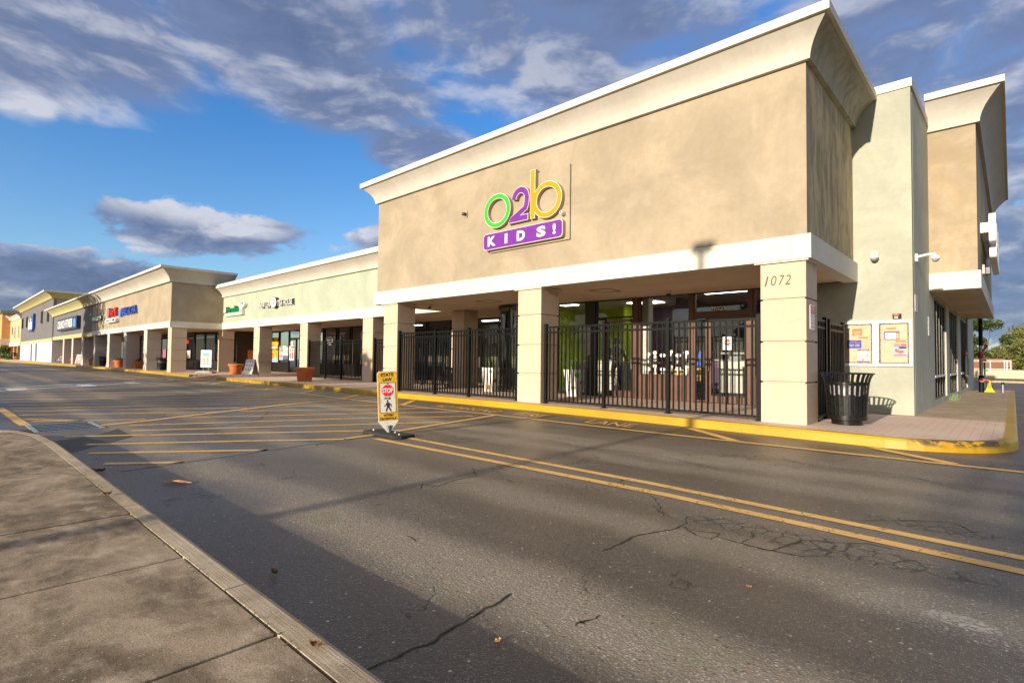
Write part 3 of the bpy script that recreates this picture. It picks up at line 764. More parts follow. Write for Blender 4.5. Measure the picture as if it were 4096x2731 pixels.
def crack(pts, w=.010):
    rr = random.Random(int(abs(pts[0][0]) * 1000)); P = []
    for a, c in zip(pts[:-1], pts[1:]):
        a = Vector(a); c = Vector(c); n = max(2, int((c - a).length / .035))
        for k in range(n): P.append(a + (c - a) * k / n + Vector((rr.uniform(-.008, .008), rr.uniform(-.008, .008))))
    P.append(Vector(pts[-1])); n = len(P); b = MB(); vs = []
    for i, p in enumerate(P):
        d = (P[min(i + 1, n - 1)] - P[max(i - 1, 0)]).normalized(); q = Vector((-d.y, d.x)) * w * .5 * rr.uniform(.35, 1.3) * (1 if 0 < i < n - 1 else .15)
        vs += [(p.x + q.x, p.y + q.y, .0028), (p.x - q.x, p.y - q.y, .0028)]
    b.add(vs, [(2 * i, 2 * i + 2, 2 * i + 3, 2 * i + 1) for i in range(n - 1)])
    struct(b.build('road_crack', M['joint']))
for pts, w in (
    ([(-1.909, 2.901), (-1.903, 3.014), (-1.904, 3.121), (-1.914, 3.294), (-1.884, 3.408), (-1.784, 3.645), (-1.794, 3.761)], .016),
    ([(-1.794, 3.761), (-1.617, 3.627), (-1.514, 3.614), (-1.515, 3.792), (-1.652, 3.707), (-1.78, 3.74)], .012), ([(-1.794, 3.761), (-1.79, 3.853), (-1.848, 3.948), (-1.855, 4.037)], .009),
    ([(-1.515, 3.70), (-1.354, 3.677), (-1.207, 3.663), (-1.002, 3.695), (-0.82, 3.855)], .014), ([(-1.223, 3.647), (-1.149, 3.677), (-1.099, 3.861), (-1.063, 4.04), (-0.865, 4.165), (-0.72, 4.287), (-0.557, 4.266)], .012),
    ([(-1.338, 3.68), (-1.324, 3.88), (-1.372, 3.988), (-1.36, 4.055)], .009),
    ([(-1.832, 1.10), (-1.829, 1.418), (-1.811, 1.468), (-1.829, 1.521), (-1.83, 1.571), (-1.844, 1.645), (-1.853, 1.728), (-1.873, 1.843), (-1.874, 1.947), (-1.903, 2.06)], .014),
    ([(-3.99, 3.063), (-4.139, 3.207), (-3.985, 3.263), (-4.054, 3.563), (-4.055, 3.852), (-4.207, 3.943), (-4.389, 4.087)], .010), ([(-3.988, 3.162), (-3.982, 3.39), (-3.838, 3.623)], .008),
    ([(-3.036, 2.211), (-2.963, 2.208), (-2.866, 2.193)], .010), ([(-1.466, 2.004), (-1.464, 2.069), (-1.441, 2.12), (-1.436, 2.185)], .011), ([(-1.482, 2.067), (-1.425, 2.055)], .010),
    ([(-3.742, 3.942), (-3.576, 3.893), (-3.506, 4.02)], .009), ([(-2.21, 4.113), (-2.068, 3.965), (-1.996, 3.969)], .010), ([(-2.402, 4.41), (-2.282, 4.30), (-2.11, 4.052), (-1.998, 3.893)], .009),
    ([(-0.934, 4.83), (-0.793, 4.93), (-0.604, 5.14), (-0.378, 5.305), (-0.305, 5.258), (-0.211, 5.099)], .012), ([(-9.6, 2.0), (-9.95, 3.4), (-10.6, 4.3), (-11.9, 5.0)], .02), ([(-14.6, 1.5), (-13.9, 3.2), (-14.2, 4.4), (-13.3, 6.0)], .02), ([(-5.2, 6.3), (-4.2, 6.1), (-3.4, 6.35), (-2.4, 6.0)], .010), ([(-2.4, 7.3), (-1.6, 7.0), (-0.9, 7.2), (-.3, 6.7)], .010)):
    crack(pts, w)
b = MB(); b.slab([(-9.67, 1.10), (-9.94, 1.63), (-10.65, 2.06), (-9.5, 2.02), (-8.35, 1.12)], -0.01, 0.003); struct(b.build('asphalt_patch', M['patch']))

# ================================================================== BUILDING PARTS
def pillar(par, x0, x1, y0, y1, mat, z1=2.968, joints=(0.845, 1.55, 2.29), z0=0.14):
    b = MB(); zs = [z0] + list(joints) + [z1]
    for i in range(len(zs) - 1):
        a = zs[i] + (0.030 if i else 0); c = zs[i + 1]
        b.box(x0, x1, y0, y1, a, c)
    for j in joints: b.box(x0 + .03, x1 - .03, y0 + .03, y1 - .03, j - .01, j + .04)
    return b.build('pillar', mat, par, bevel=0.006, seg=1, merge=False)
def window(par, x0, x1, z0, z1, y, fm, fw=0.05, pm='glass', dp=0.09, name='window', axis='x', bars=()):
    """one framed opening; the pane is its child. axis 'x': in the wall plane y; 'y': spans y0..y1 at plane x"""
    b = MB()
    def bx(a, c, d, e, g0=0.0, g1=dp):
        if axis == 'x': b.box(a, c, y - dp / 2 + g0, y - dp / 2 + g1, d, e)
        else: b.box(y - dp / 2 + g0, y - dp / 2 + g1, a, c, d, e)
    bx(x0, x0 + fw, z0, z1); bx(x1 - fw, x1, z0, z1)
    bx(x0 + fw, x1 - fw, z0, z0 + fw); bx(x0 + fw, x1 - fw, z1 - fw, z1)
    for q in bars: bx(x0 + fw, x1 - fw, q - .02, q + .02, 0.01, dp - .01)
    w = b.build(name, fm, par, merge=False)
    p = MB()
    if axis == 'x': p.quad((x0 + fw, y, z0 + fw), (x1 - fw, y, z0 + fw), (x1 - fw, y, z1 - fw), (x0 + fw, y, z1 - fw))
    else: p.quad((y, x0 + fw, z0 + fw), (y, x1 - fw, z0 + fw), (y, x1 - fw, z1 - fw), (y, x0 + fw, z1 - fw))
    p.build('pane', M[pm], w, merge=False)
    return w
def door(par, x0, x1, z0, z1, y, fm, side=1, pm='glass'):
    d = window(par, x0, x1, z0, z1, y, fm, 0.085, pm, 0.06, 'door')
    b = MB(); b.box(x0 + .087, x1 - .087, y - .028, y + .028, z0 + .086, z0 + .17); b.build('kick_plate', fm, d, merge=False)
    hx = x0 + .05 if side < 0 else x1 - .05
    b = MB(); b.tube([(hx, y - .033, .95), (hx, y - .09, .97), (hx, y - .09, 1.27), (hx, y - .033, 1.29)], 0.012, 8); b.build('handle', M['steel'], d, smooth=True)
    return d
COVE = [(0.0, 6.375), (0.085, 6.375), (0.09, 6.43), (0.115, 6.53), (0.165, 6.63), (0.245, 6.74), (0.34, 6.83), (0.40, 6.885), (0.0, 6.885)]
def cove(dz=0.0, s=1.0): return [(o * s, z + dz) for o, z in COVE]
def bandp(z0, z1, o=0.08): return [(-0.19, z0), (o, z0), (o, z1), (-0.19, z1)]
def pol(mb, path, z0, z1, th=0.2): return sweep(mb, path, [(0.0, z0), (0.0, z1), (-th, z1), (-th, z0)])

# ------------------------------------------------------------------ corner store
store = thing('store_building', 'tan corner store with cream cornice, colonnade and glass shopfront behind black fences', 'building', (-9, 12, 0))
D = 10.04; XL, XR = -15.57, -2.53
b = MB(); b.box(XL, XR, D, D + .2, 3.39, 6.40); b.box(XL, XL + .2, D + .2, 13.04, 3.39, 6.40)
b.box(-9.325, -9.315, D - .0015, D, 3.41, 6.39)
b.build('wall', M['tan'], store)
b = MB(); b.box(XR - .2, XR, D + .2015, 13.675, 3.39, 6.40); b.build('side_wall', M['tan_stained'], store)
pth = [(XL, 13.04), (XL, D), (XR, D), (XR, 13.675)]
b = MB(); sweep(b, pth, cove(), segs=[0, 1]); b.build('cornice', M['cornice'], store, smooth=True, angle=28)
# mitred corner: side run built as its own stained piece
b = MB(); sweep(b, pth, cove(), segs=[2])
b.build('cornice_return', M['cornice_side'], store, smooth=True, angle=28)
b = MB(); sweep(b, pth, [(-.22, 6.889), (.462, 6.889), (.462, 7.045), (-.22, 7.06)]); b.build('coping', M['white'], store)
b = MB(); sweep(b, [(XL, 13.04), (XL, D), (XR, D), (XR, 13.675)], bandp(2.972, 3.386)); b.build('band', M['white'], store)
b = MB(); b.box(XL + .2, XR - .2, D + .19, 13.6, 2.985, 3.02); b.build('soffit', M['soffit'], store)
b = MB(); b.box(XL + .2, XR - .2, D + .21, 30, 6.2, 6.28); b.box(XL + .2, -1.6, 13.7, 31.5, 6.5, 6.55); b.build('roof', M['grey'], store)
for x0, x1 in ((-3.29, -2.55), (-9.165, -8.405), (-15.15, -14.385)):
    pillar(store, x0, x1, D, D + .70, M['pillar'])
    b = MB(); b.box(x0 - .09, x1 + .05, D - .055, D + .78, 2.945, 2.969); b.build('pillar_cap', M['white'], store)
pillar(store, -15.30, -14.62, 13.10, 13.80, M['pillar'])
# storefront
Y = 13.5
sf = M['brown']; sb = M['bronze']
window(store, -10.62, -9.46, 0.17, 3.0, Y, sb, 0.055)
b = MB(); b.box(-9.456, -9.134, Y - .07, Y + .07, .15, 2.98); b.build('mullion', sb, store)
window(store, -9.13, -7.845, 2.43, 3.0, Y, sb)
window(store, -9.13, -8.775, 0.17, 2.426, Y, sb, 0.04)
door(store, -8.77, -7.845, 0.17, 2.40, Y, sf, 1)
b = MB(); b.tube([(-8.7, Y - .06, 2.36), (-7.95, Y - .06, 2.36)], .018, 8); b.build('door_closer', M['steel'], store)
b = MB(); b.box(-7.842, -7.685, Y - .07, Y + .07, .15, 2.98); b.build('mullion', sf, store)
window(store, -7.68, -6.17, 0.80, 3.0, Y, sf, 0.045)
b = MB(); b.box(-7.68, -6.17, Y - .06, Y + .06, .15, .797); b.build('kick_panel', sf, store, bevel=.006, seg=1)
b = MB(); b.box(-6.167, -6.083, Y - .07, Y + .07, .15, 2.98); b.build('mullion', sf, store)
window(store, -6.08, -4.665, 2.445, 3.0, Y, sf, .045)
b = MB(); b.box(-6.08, -4.665, Y - .065, Y + .065, 2.362, 2.442); b.build('transom_bar', sf, store)
window(store, -6.08, -5.715, .17, 2.359, Y, sf, .045)
door(store, -5.71, -4.665, .17, 2.359, Y, sf, -1)
b = MB(); b.box(-4.66, -4.585, Y - .07, Y + .07, .15, 2.98); b.build('mullion', sf, store)
window(store, -4.58, -3.405, .80, 3.0, Y, sf, .045)
b = MB(); b.box(-4.58, -3.405, Y - .06, Y + .06, .15, .797); b.build('kick_panel', sf, store, bevel=.006, seg=1)
b = MB(); b.box(-10.9, -2.54, Y - .075, Y + .075, 2.985, 3.2); b.build('header', M['white'], store)
# curved corner glazing and its side return
cx, cy, cr = -11.9, 13.62, 1.0
b = MB(); b.lathe([(cr, .2), (cr, 2.95)], (cx, cy, 0), 28, PI, 2 * PI); b.build('curved_pane', M['glass'], store, smooth=True, merge=False)
b = MB()
for z0, z1 in ((.15, .24), (2.88, 2.984)): b.lathe([(cr - .05, z0), (cr + .05, z0), (cr + .05, z1), (cr - .05, z1), (cr - .05, z0)], (cx, cy, 0), 28, PI, 2 * PI)
b.box(-10.96, -10.63, Y - .06, Y + .12, .15, 2.98); b.box(-12.99, -12.8, 13.62, 13.74, .15, 2.98)
b.build('curved_frame', sb, store, merge=False)
window(store, 13.75, 15.0, .17, 3.0, -12.9, sb, .05, axis='y'); window(store, 15.01, 16.3, .17, 3.0, -12.9, sb, .05, axis='y')
# rooms behind the glass
b = MB()
b.box(-15.4, -3.41, 13.58, 19.0, .13, .155); b.build('interior_floor', M['floor_in'], store)
b = MB(); b.box(-12.8, -3.41, 13.6, 19.0, 3.18, 3.24); b.build('interior_ceiling', M['ceil_in'], store)
b = MB(); b.box(-13.8, -10.15, 18.0, 18.1, .15, 3.2); b.box(-12.84, -12.8, 16.4, 18.0, .15, 3.2); b.box(-10.15, -10.05, 16.7, 18.1, .15, 3.2); b.build('lime_wall', M['lime'], store)
b = MB(); b.box(-10.04, -3.41, 18.0, 18.1, .15, 3.2); b.box(-7.62, -7.56, 15.6, 18.0, .15, 3.2); b.box(-3.5, -3.41, 13.6, 18.0, .15, 3.17); b.build('plum_wall', M['plum'], store)
b = MB(); b.box(-7.66, -7.46, 13.6, 13.86, .15, 3.17); b.build('interior_column', M['offwhite'], store)
for (x0, x1, y0, y1) in ((-6.5, -5.35, 14.7, 15.25), (-9.6, -8.5, 16.0, 16.6), (-11.9, -11.3, 14.6, 15.6), (-4.6, -3.6, 16.4, 17.0)):
    b = MB(); b.box(x0, x1, y0, y1, 3.155, 3.178); b.build('ceiling_lamp', M['lamp'], store)
# sage wing with the notice board
W = 13.68; WX = -1.485
b = MB(); b.box(-3.40, WX, W, W + .2, .14, 6.985); b.build('wing_wall', M['sage_wing'], store)
def sx(y): return WX + 0.012 * (y - W)
b = MB()
wy = [(17.25, 20.1), (21.0, 23.7), (24.9, 27.9)]
ys = [W + .2015] + [q for p in wy for q in p] + [31.5]
def sidebox(y0, y1, z0, z1):
    b.add([(sx(y0), y0, z0), (sx(y1), y1, z0), (sx(y1) - .2, y1, z0), (sx(y0) - .2, y0, z0), (sx(y0), y0, z1), (sx(y1), y1, z1), (sx(y1) - .2, y1, z1), (sx(y0) - .2, y0, z1)],
          [(0, 3, 2, 1), (4, 5, 6, 7), (0, 1, 5, 4), (1, 2, 6, 5), (2, 3, 7, 6), (3, 0, 4, 7)])
for i in range(0, len(ys), 2): sidebox(ys[i], ys[i + 1], .14, 6.985)
for (a, c) in wy: sidebox(a, c, .14, .30); sidebox(a, c, 2.9, 6.985)
b.build('wing_side_wall', M['sage_stained'], store, merge=False)
b = MB(); sweep(b, [(-3.4, W), (WX, W), (WX + .2, 31.5)], [(-.22, 6.987), (.03, 6.987), (.03, 7.165), (-.22, 7.165)]); b.build('wing_coping', M['white'], store)
for (a, c) in wy:
    xm = sx((a + c) / 2) - .07
    w = window(store, a, c, .30, 2.9, xm, sb, .06, 'darkglass', .10, 'side_window', 'y')
    q = MB()
    for k in range(1, 4):
        yy = a + (c - a) * k / 4; q.box(xm - .045, xm + .045, yy - .03, yy + .03, .362, 2.838)
    
    q.build('glazing_bar', M['bronze'], w, merge=False)
    q = MB(); q.box(xm - .05, xm + .06, a + .06, c - .06, .86, .92); q.build('transom_bar', M['offwhite'], w)
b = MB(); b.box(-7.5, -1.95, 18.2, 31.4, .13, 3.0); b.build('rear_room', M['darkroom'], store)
# overhanging sign box on the side
BX, BY0, BY1 = -0.56, 16.4, 27.6
b = MB(); b.box(-1.46, BX, BY0, BY0 + .18, 3.39, 6.86); b.build('bay_wall', M['tan_rear'], store)
b = MB(); b.box(BX - .18, BX, BY0 + .1815, BY1, 3.39, 6.86); b.build('bay_side_wall', M['tan_rear'], store)
pb = [(-1.46, BY0), (BX, BY0), (BX, BY1)]
b = MB(); sweep(b, pb, [(-.16, 2.975), (.055, 2.975), (.055, 3.388), (-.16, 3.388)]); b.build('bay_band', M['white'], store)
b = MB(); sweep(b, pb, [(0, 6.845), (.08, 6.845), (.085, 6.92), (.12, 7.04), (.18, 7.16), (.27, 7.28), (.38, 7.40), (.46, 7.468), (0, 7.468)]); b.build('bay_cornice', M['cornice'], store, smooth=True, angle=28)
b = MB(); sweep(b, pb, [(-.2, 7.472), (.52, 7.472), (.52, 7.625), (-.2, 7.64)]); b.build('bay_coping', M['white'], store)
b = MB(); b.box(-1.44, BX - .162, BY0 + .162, BY1, 2.992, 3.03)
b.build('bay_soffit', M['soffit'], store)
for yy in (17.4, 19.2, 21.0, 22.8, 24.6, 26.4):
    b = MB(); b.box(-1.43, BX - .165, yy - .012, yy + .012, 2.986, 2.9915); b.build('soffit_seam', M['white'], store, merge=False)
b = MB(); b.box(-1.44, BX - .01, BY0 + .17, BY1, 7.3, 7.36); b.build('bay_roof', M['grey'], store)

# ------------------------------------------------------------------ sage row building
row = thing('row_building', 'long sage green shop building with cream cornice and square pillars, left of the tan store', 'building', (-27, 14, 0))
G = 13.05
b = MB(); b.box(-38.66, -15.6, G, G + .2, 3.41, 5.14)
for x in (-33.4, -27.3, -21.25, -17.5): b.box(x - .006, x + .006, G - .0015, G, 3.43, 5.1)
b.build('wall', M['sage'], row)
b = MB(); sweep(b, [(-38.66, G), (-15.6, G)], cove(-6.375 + 5.11, 1.28)[:-1] + [(0, 5.62)]); 
b.build('cornice', M['cornice'], row, smooth=True, angle=28)
b = MB(); sweep(b, [(-38.66, G), (-15.6, G)], [(-.2, 5.64), (.60, 5.64), (.60, 5.86), (-.2, 5.88)]); b.build('coping', M['white'], row)
b = MB(); sweep(b, [(-39.1, G), (-15.58, G)], bandp(2.985, 3.41, .06)); b.build('band', M['white'], row)
b = MB(); b.box(-39.0, -12.7, G + .2, 16.5, 2.995, 3.03); b.build('soffit', M['soffit'], row)
b = MB(); b.box(-39.2, -12.7, G + .21, 30, 5.0, 5.06); b.build('roof', M['grey'], row)
for x0, x1 in ((-21.31, -20.5), (-27.38, -26.56), (-33.42, -32.58), (-39.39, -38.57)):
    pillar(row, x0, x1, G - .02, G + .72, M['pillar'])
    b = MB(); b.box(x0 - .1, x1 + .04, G - .075, G + .78, 2.955, 2.982); b.build('pillar_cap', M['white'], row)
Y = 16.4
xs = [(-38.95, -37.58), (-37.5, -36.02), (-34.4, -33.0), (-32.95, -31.3), (-31.15, -29.72), (-29.5, -28.15), (-28.0, -26.4), (-26.35, -24.6), (-24.55, -22.8), (-22.7, -21.0), (-20.95, -19.2), (-19.1, -17.6), (-17.55, -16.0), (-15.95, -14.5), (-14.45, -13.0)]
for a, c in xs: window(row, a, c, .78, 3.0, Y, sb, .06)
b = MB(); b.box(-38.95, -36.02, Y - .05, Y + .05, .15, .777); b.box(-34.4, -13.0, Y - .05, Y + .05, .15, .777); b.build('kick_panel', M['bronze'], row)
window(row, -36.0, -34.42, 2.43, 3.0, Y, sb, .05); door(row, -35.98, -34.95, .17, 2.42, Y, sb, 1); window(row, -34.94, -34.42, .17, 2.42, Y, sb, .045)
b = MB(); b.box(-39.0, -12.95, Y - .06, Y + .06, 3.002, 3.3); b.build('header', M['white'], row)
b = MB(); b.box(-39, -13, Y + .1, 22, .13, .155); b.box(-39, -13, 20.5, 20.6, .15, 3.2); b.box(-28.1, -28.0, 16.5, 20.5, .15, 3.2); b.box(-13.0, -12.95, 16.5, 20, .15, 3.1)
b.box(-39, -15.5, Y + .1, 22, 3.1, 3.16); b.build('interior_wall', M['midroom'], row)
for x, y in ((-36.5, 18.3), (-31.0, 18.6), (-25.0, 18.6), (-18.5, 18.4)):
    b = MB(); b.box(x - .6, x + .6, y - .12, y + .12, 3.06, 3.09); b.build('ceiling_lamp', M['lamp'], row)

# ------------------------------------------------------------------ tan and grey row building
tanb = thing('row_building', 'low building, half tan and half grey, whose colonnade stands at the kerb on the left', 'building', (-58, 12, 0))
T = 10.0  # colonnade, gym, orange row, their signs and pots: coordinates already scaled about the camera
b = MB(); b.box(-63.5, -38.65, T, T + .2, 3.36, 5.88); b.build('wall', M['tan'], tanb)
b = MB(); b.box(-38.85, -38.65, T + .2015, 13.04, 3.36, 5.88); b.build('side_wall', M['tan'], tanb)
b = MB(); b.box(-88.1, -63.505, T, T + .2, 3.33, 5.88); b.build('grey_wall', M['grey'], tanb)
pt = cove(-6.375 + 5.84, 2.0); pt = [(o * .92 if i > 1 else o, 5.84 + (z - 5.84) * 1.44) for i, (o, z) in enumerate(pt)]
ztop = pt[-1][1]
tp = [(-88.1, 13), (-88.1, T), (-63.5, T), (-38.65, T), (-38.65, 13.6)]
b = MB(); sweep(b, tp, pt, segs=[2, 3]); b.build('cornice', M['cornice'], tanb, smooth=True, angle=28)
b = MB(); sweep(b, tp, pt, segs=[0, 1]); b.build('olive_cornice', M['olive'], tanb, smooth=True, angle=28)
b = MB(); sweep(b, [tp[0], tp[1], tp[3], tp[4]], [(-.2, ztop + .003), (.85, ztop + .003), (.85, ztop + .15), (-.2, ztop + .16)]); b.build('coping', M['white'], tanb)
b = MB(); sweep(b, [(-63.5, T), (-38.65, T), (-38.65, 13.03)], bandp(2.975, 3.36, .06)); b.build('band', M['white'], tanb)
b = MB(); sweep(b, [(-88.1, T), (-63.503, T)], bandp(2.93, 3.325, .06)); b.build('olive_band', M['olive'], tanb)
b = MB(); b.box(-88.0, -38.8, T + .2, 17.3, 2.985, 3.02); b.build('soffit', M['soffit'], tanb)
b = MB(); b.box(-88.0, -38.8, T + .21, 30, 5.7, 5.76); b.build('roof', M['grey'], tanb)
for i, (x0, x1) in enumerate(((-39.12, -38.38), (-44.9, -44.05), (-50.85, -50.0), (-56.75, -55.9), (-62.7, -61.85), (-68.5, -67.6), (-74.4, -73.5), (-80.3, -79.4))):
    pillar(tanb, x0, x1, T + .0, T + .86, M['pillar_white'] if i > 0 else M['pillar'], z1=2.972 if i < 5 else 2.928)
    b = MB(); b.box(x0 - .1, x1 + .05, T - .05, T + .92, 2.955 if i < 5 else 2.91, 2.974 if i < 5 else 2.929); b.build('pillar_cap', M['white'], tanb)
Y = 13.4
x = -45.5
while x > -87:
    window(tanb, x - 2.2, x, .78, 2.98, Y, sb, .07, 'darkglass'); x -= 2.25
b = MB(); b.box(-88, -45.45, Y - .05, Y + .05, .14, .777); b.build('kick_panel', M['bronze'], tanb)
# canted shop corner and its return wall beside the sage building
A = Vector((-45.4, 13.4)); C_ = Vector((-40.2, 14.6)); d = (C_ - A).normalized(); nrm = Vector((d.y, -d.x))
b = MB()
def cant(t0, t1, z0, z1, th, o=0.0):
    p = [A + d * t0 + nrm * (o + th), A + d * t1 + nrm * (o + th), A + d * t1 + nrm * (o - th), A + d * t0 + nrm * (o - th)]
    b.slab([(q.x, q.y) for q in p], z0, z1)
Lc = (C_ - A).length
cant(0, Lc, .14, .82, .05); cant(0, Lc, 2.9, 2.98, .05)
for k in range(5): cant(Lc * k / 4 - (.0 if k == 0 else .07), Lc * k / 4 + (.07 if k < 4 else 0), .82, 2.9, .05)
b.build('canted_frame', M['bronze'], tanb, merge=False)
b = MB(); b.quad((A.x, A.y, .82), (C_.x, C_.y, .82), (C_.x, C_.y, 2.9), (A.x, A.y, 2.9)); b.build('canted_pane', M['darkglass'], tanb, merge=False)
b = MB(); b.box(-40.4, -40.2, 14.62, 16.3, .14, 3.0); b.box(-40.4, -38.96, 16.31, 16.5, .14, 3.0); b.build('return_wall', simple('umber_wall', (0.05, 0.032, 0.022), .6), tanb)
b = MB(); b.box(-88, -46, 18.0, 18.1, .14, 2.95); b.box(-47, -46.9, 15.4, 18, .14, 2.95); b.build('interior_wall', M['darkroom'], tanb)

# ------------------------------------------------------------------ taller grey store, roof block, orange row
gym = thing('store_building', 'tall grey store with olive cornice, small high windows and a pale ground floor wall', 'building', (-107, 14, 0))
b = MB(); b.box(-125.8, -88.9, T, T + .3, 3.24, 8.24); b.build('wall', M['grey'], gym)
b = MB(); b.box(-89.2, -88.9, T + .3015, 30, 6.3, 8.24); b.build('side_wall', simple('pale_grey_stucco', (.30, .30, .31), .9), gym)
b = MB(); b.box(-125.8, -88.95, T, T + .3, 0.1, 2.88); b.box(-89.2, -88.95, T + .3015, 13.5, .1, 2.88); b.build('pale_wall', M['pale'], gym)
b = MB(); sweep(b, [(-125.8, T), (-88.9, T)], bandp(2.883, 3.237, .05)); b.build('band', M['olive'], gym)
pg = [(o * 2.5 if i > 1 else o, 8.23 + (z - 6.375) * 1.45) for i, (o, z) in enumerate(COVE)]
zt = pg[-1][1]
b = MB(); sweep(b, [(-125.8, 20), (-125.8, T), (-88.9, T), (-88.9, 30)], pg); b.build('cornice', M['olive'], gym, smooth=True, angle=28)
b = MB(); sweep(b, [(-125.8, 20), (-125.8, T), (-88.9, T), (-88.9, 30)], [(-.2, zt + .003), (1.1, zt + .003), (1.1, zt + .2), (-.2, zt + .2)]); b.build('coping', M['white'], gym)
for x in (-93.0, -99.1, -117.0, -123.2): window(gym, x - .6, x + .6, 5.45, 7.17, T - .05, sb, .07, 'darkglass', bars=(6.3,))
for x in (-109.9, -104.2):
    b = MB(); b.box(x - .8, x + .8, T - .06, T - .002, .14, 2.75); b.build('door', simple('blue_grey_door', (.10, .16, .25), .5), gym)
roofb = thing('roof_block', 'olive trimmed roof block rising behind the tan and grey colonnade building', 'roof block', (-77, 20, 5.8))
b = MB(); b.box(-90.3, -65.1, 13.5, 24, 5.8, 8.24); b.build('wall', M['olive'], roofb)
pr2 = [(o * 2.0 if i > 1 else o, 7.81 + (z - 6.375) * 1.6) for i, (o, z) in enumerate(COVE)]
b = MB(); sweep(b, [(-90.3, 13.5), (-65.1, 13.5), (-65.1, 24)], pr2); b.build('cornice', M['olive'], roofb, smooth=True, angle=28)
b = MB(); sweep(b, [(-90.3, 13.5), (-65.1, 13.5), (-65.1, 24)], [(-.2, pr2[-1][1] + .003), (.9, pr2[-1][1] + .003), (.9, pr2[-1][1] + .2), (-.2, pr2[-1][1] + .2)]); b.build('coping', M['white'], roofb)

ob = thing('row_building', 'peach two storey row house with white framed windows at the far left', 'building', (-140, 12, 0))
b = MB(); b.box(-161, -126.2, T, T + .3, 3.24, 7.43); b.build('wall', M['peach'], ob)
b = MB(); sweep(b, [(-143, T), (-126.2, T)], [(o * 1.7, 7.38 + (z - 6.375) * 1.4) for o, z in COVE]); sweep(b, [(-161, T - .01), (-143.02, T - .01), (-143.02, T + .5)], [(o * 2.3, 7.75 + (z - 6.375) * 1.6) for o, z in COVE]); b.build('cornice', M['white'], ob)
b = MB(); b.box(-161, -126.2, T - .1, T + .3, 2.6, 3.237); b.build('band', M['white'], ob)
for x in (-135.5, -128.9):
    w = window(ob, x - .65, x + .65, 3.9, 6.25, T - .06, M['white_p'], .12, 'darkglass', .14, bars=(5.5,))
b = MB(); b.box(-142.1, -140.8, T - .05, T - .002, 4.85, 6.25); b.build('vent_panel', M['bronze'], ob)
for x in (-138, -131.2): pillar(ob, x - .5, x + .5, T, T + .8, M['orange'], z1=2.598)
b = MB(); b.box(-161, -126.2, 14.2, 14.4, .1, 2.55); b.build('back_wall', M['orange'], ob)
b = MB(); b.box(-161, -126.2, T + .31, 14.19, 2.55, 2.597); b.build('soffit', M['orange'], ob)
tw = thing('tower_block', 'orange block with a flat cornice and a banded porch, cut by the left picture edge', 'building', (-156, 8, 0))
b = MB(); b.box(-183, -146, 8.76, 30, 4.1, 9.15); b.build('wall', M['orange'], tw)
b = MB(); b.box(-183.3, -145.6, 8.4, 30, 9.153, 9.75); b.build('cornice', M['cornice_side'], tw)
b = MB()
for k, (z0, z1) in enumerate(((2.87, 3.24), (3.243, 3.67), (3.673, 4.1))): b.box(-183, -145.9 + k * .05, 8.6 - k * .04, 30, z0, z1)
b.build('band', M['white'], tw, merge=False)
pillar(tw, -152, -149.4, 8.9, 11.2, M['orange'], z1=2.865)

# ================================================================== FENCES
def fence(label, org, rz, posts, top=1.9, group='black picket fences in the colonnade', rails=(1.84, 1.71), step=0.118, name='picket_fence'):
    r = thing(name, label, 'fence', (0, 0, 0), group)
    for p in posts:
        b = MB(); b.box(p - .034, p + .034, -.034, .034, 0, top); b.box(p - .04, p + .04, -.04, .04, top, top + .022); b.box(p - .06, p + .06, -.06, .06, 0, .012)
        b.build('post', M['black'], r, merge=False)
    for a, c in zip(posts[:-1], posts[1:]):
        b = MB(); n = max(2, round((c - a) / step))
        for z in rails + (.075,): b.box(a + .035, c - .035, -.019, .019, z - .021, z + .021)
        for k in range(1, n):
            x = a + (c - a) * k / n
            b.box(x - .0135, x + .0135, -.0125, .0125, .07, rails[0])
        b.build('picket_panel', M['black'], r, merge=False)
    r.location = org; r.rotation_euler = (0, 0, rz)
    return r
fence('black picket fence right of the crosswalk sign with a bench behind it', (-14.34, 10.12, .15), 0, [0, 1.80, 3.28, 5.09])
fence('black picket fence across the tan store entrance under the numeral pillar', (-8.30, 10.12, .15), 0, [0, 1.66, 3.19, 4.95])
fence('black picket fence between two sage building pillars behind the largest terracotta pot', (-26.5, 13.12, .15), 0, [0, 1.72, 3.22, 5.12])
fence('short run of black picket fence half hidden by the first tan store pillar', (-20.45, 13.12, .15), 0, [0, 1.7, 3.4, 5.05])
fence('black picket fence panel running back from the numeral pillar beside the slatted bin', (-2.61, 10.85, .15), PI / 2, [0, .68], name='picket_fence')
gt = fence('black gate leaf with steel latch standing ajar between the bin and the notice board', (-2.655, 12.0, .15), R_(89), [0, 1.15], name='gate_leaf')
gt['category'] = 'gate'; gt['group'] = 'side gate'
b = MB(); b.box(-.03, .06, -.05, -.036, .78, 1.02); b.build('latch', M['steel'], gt)

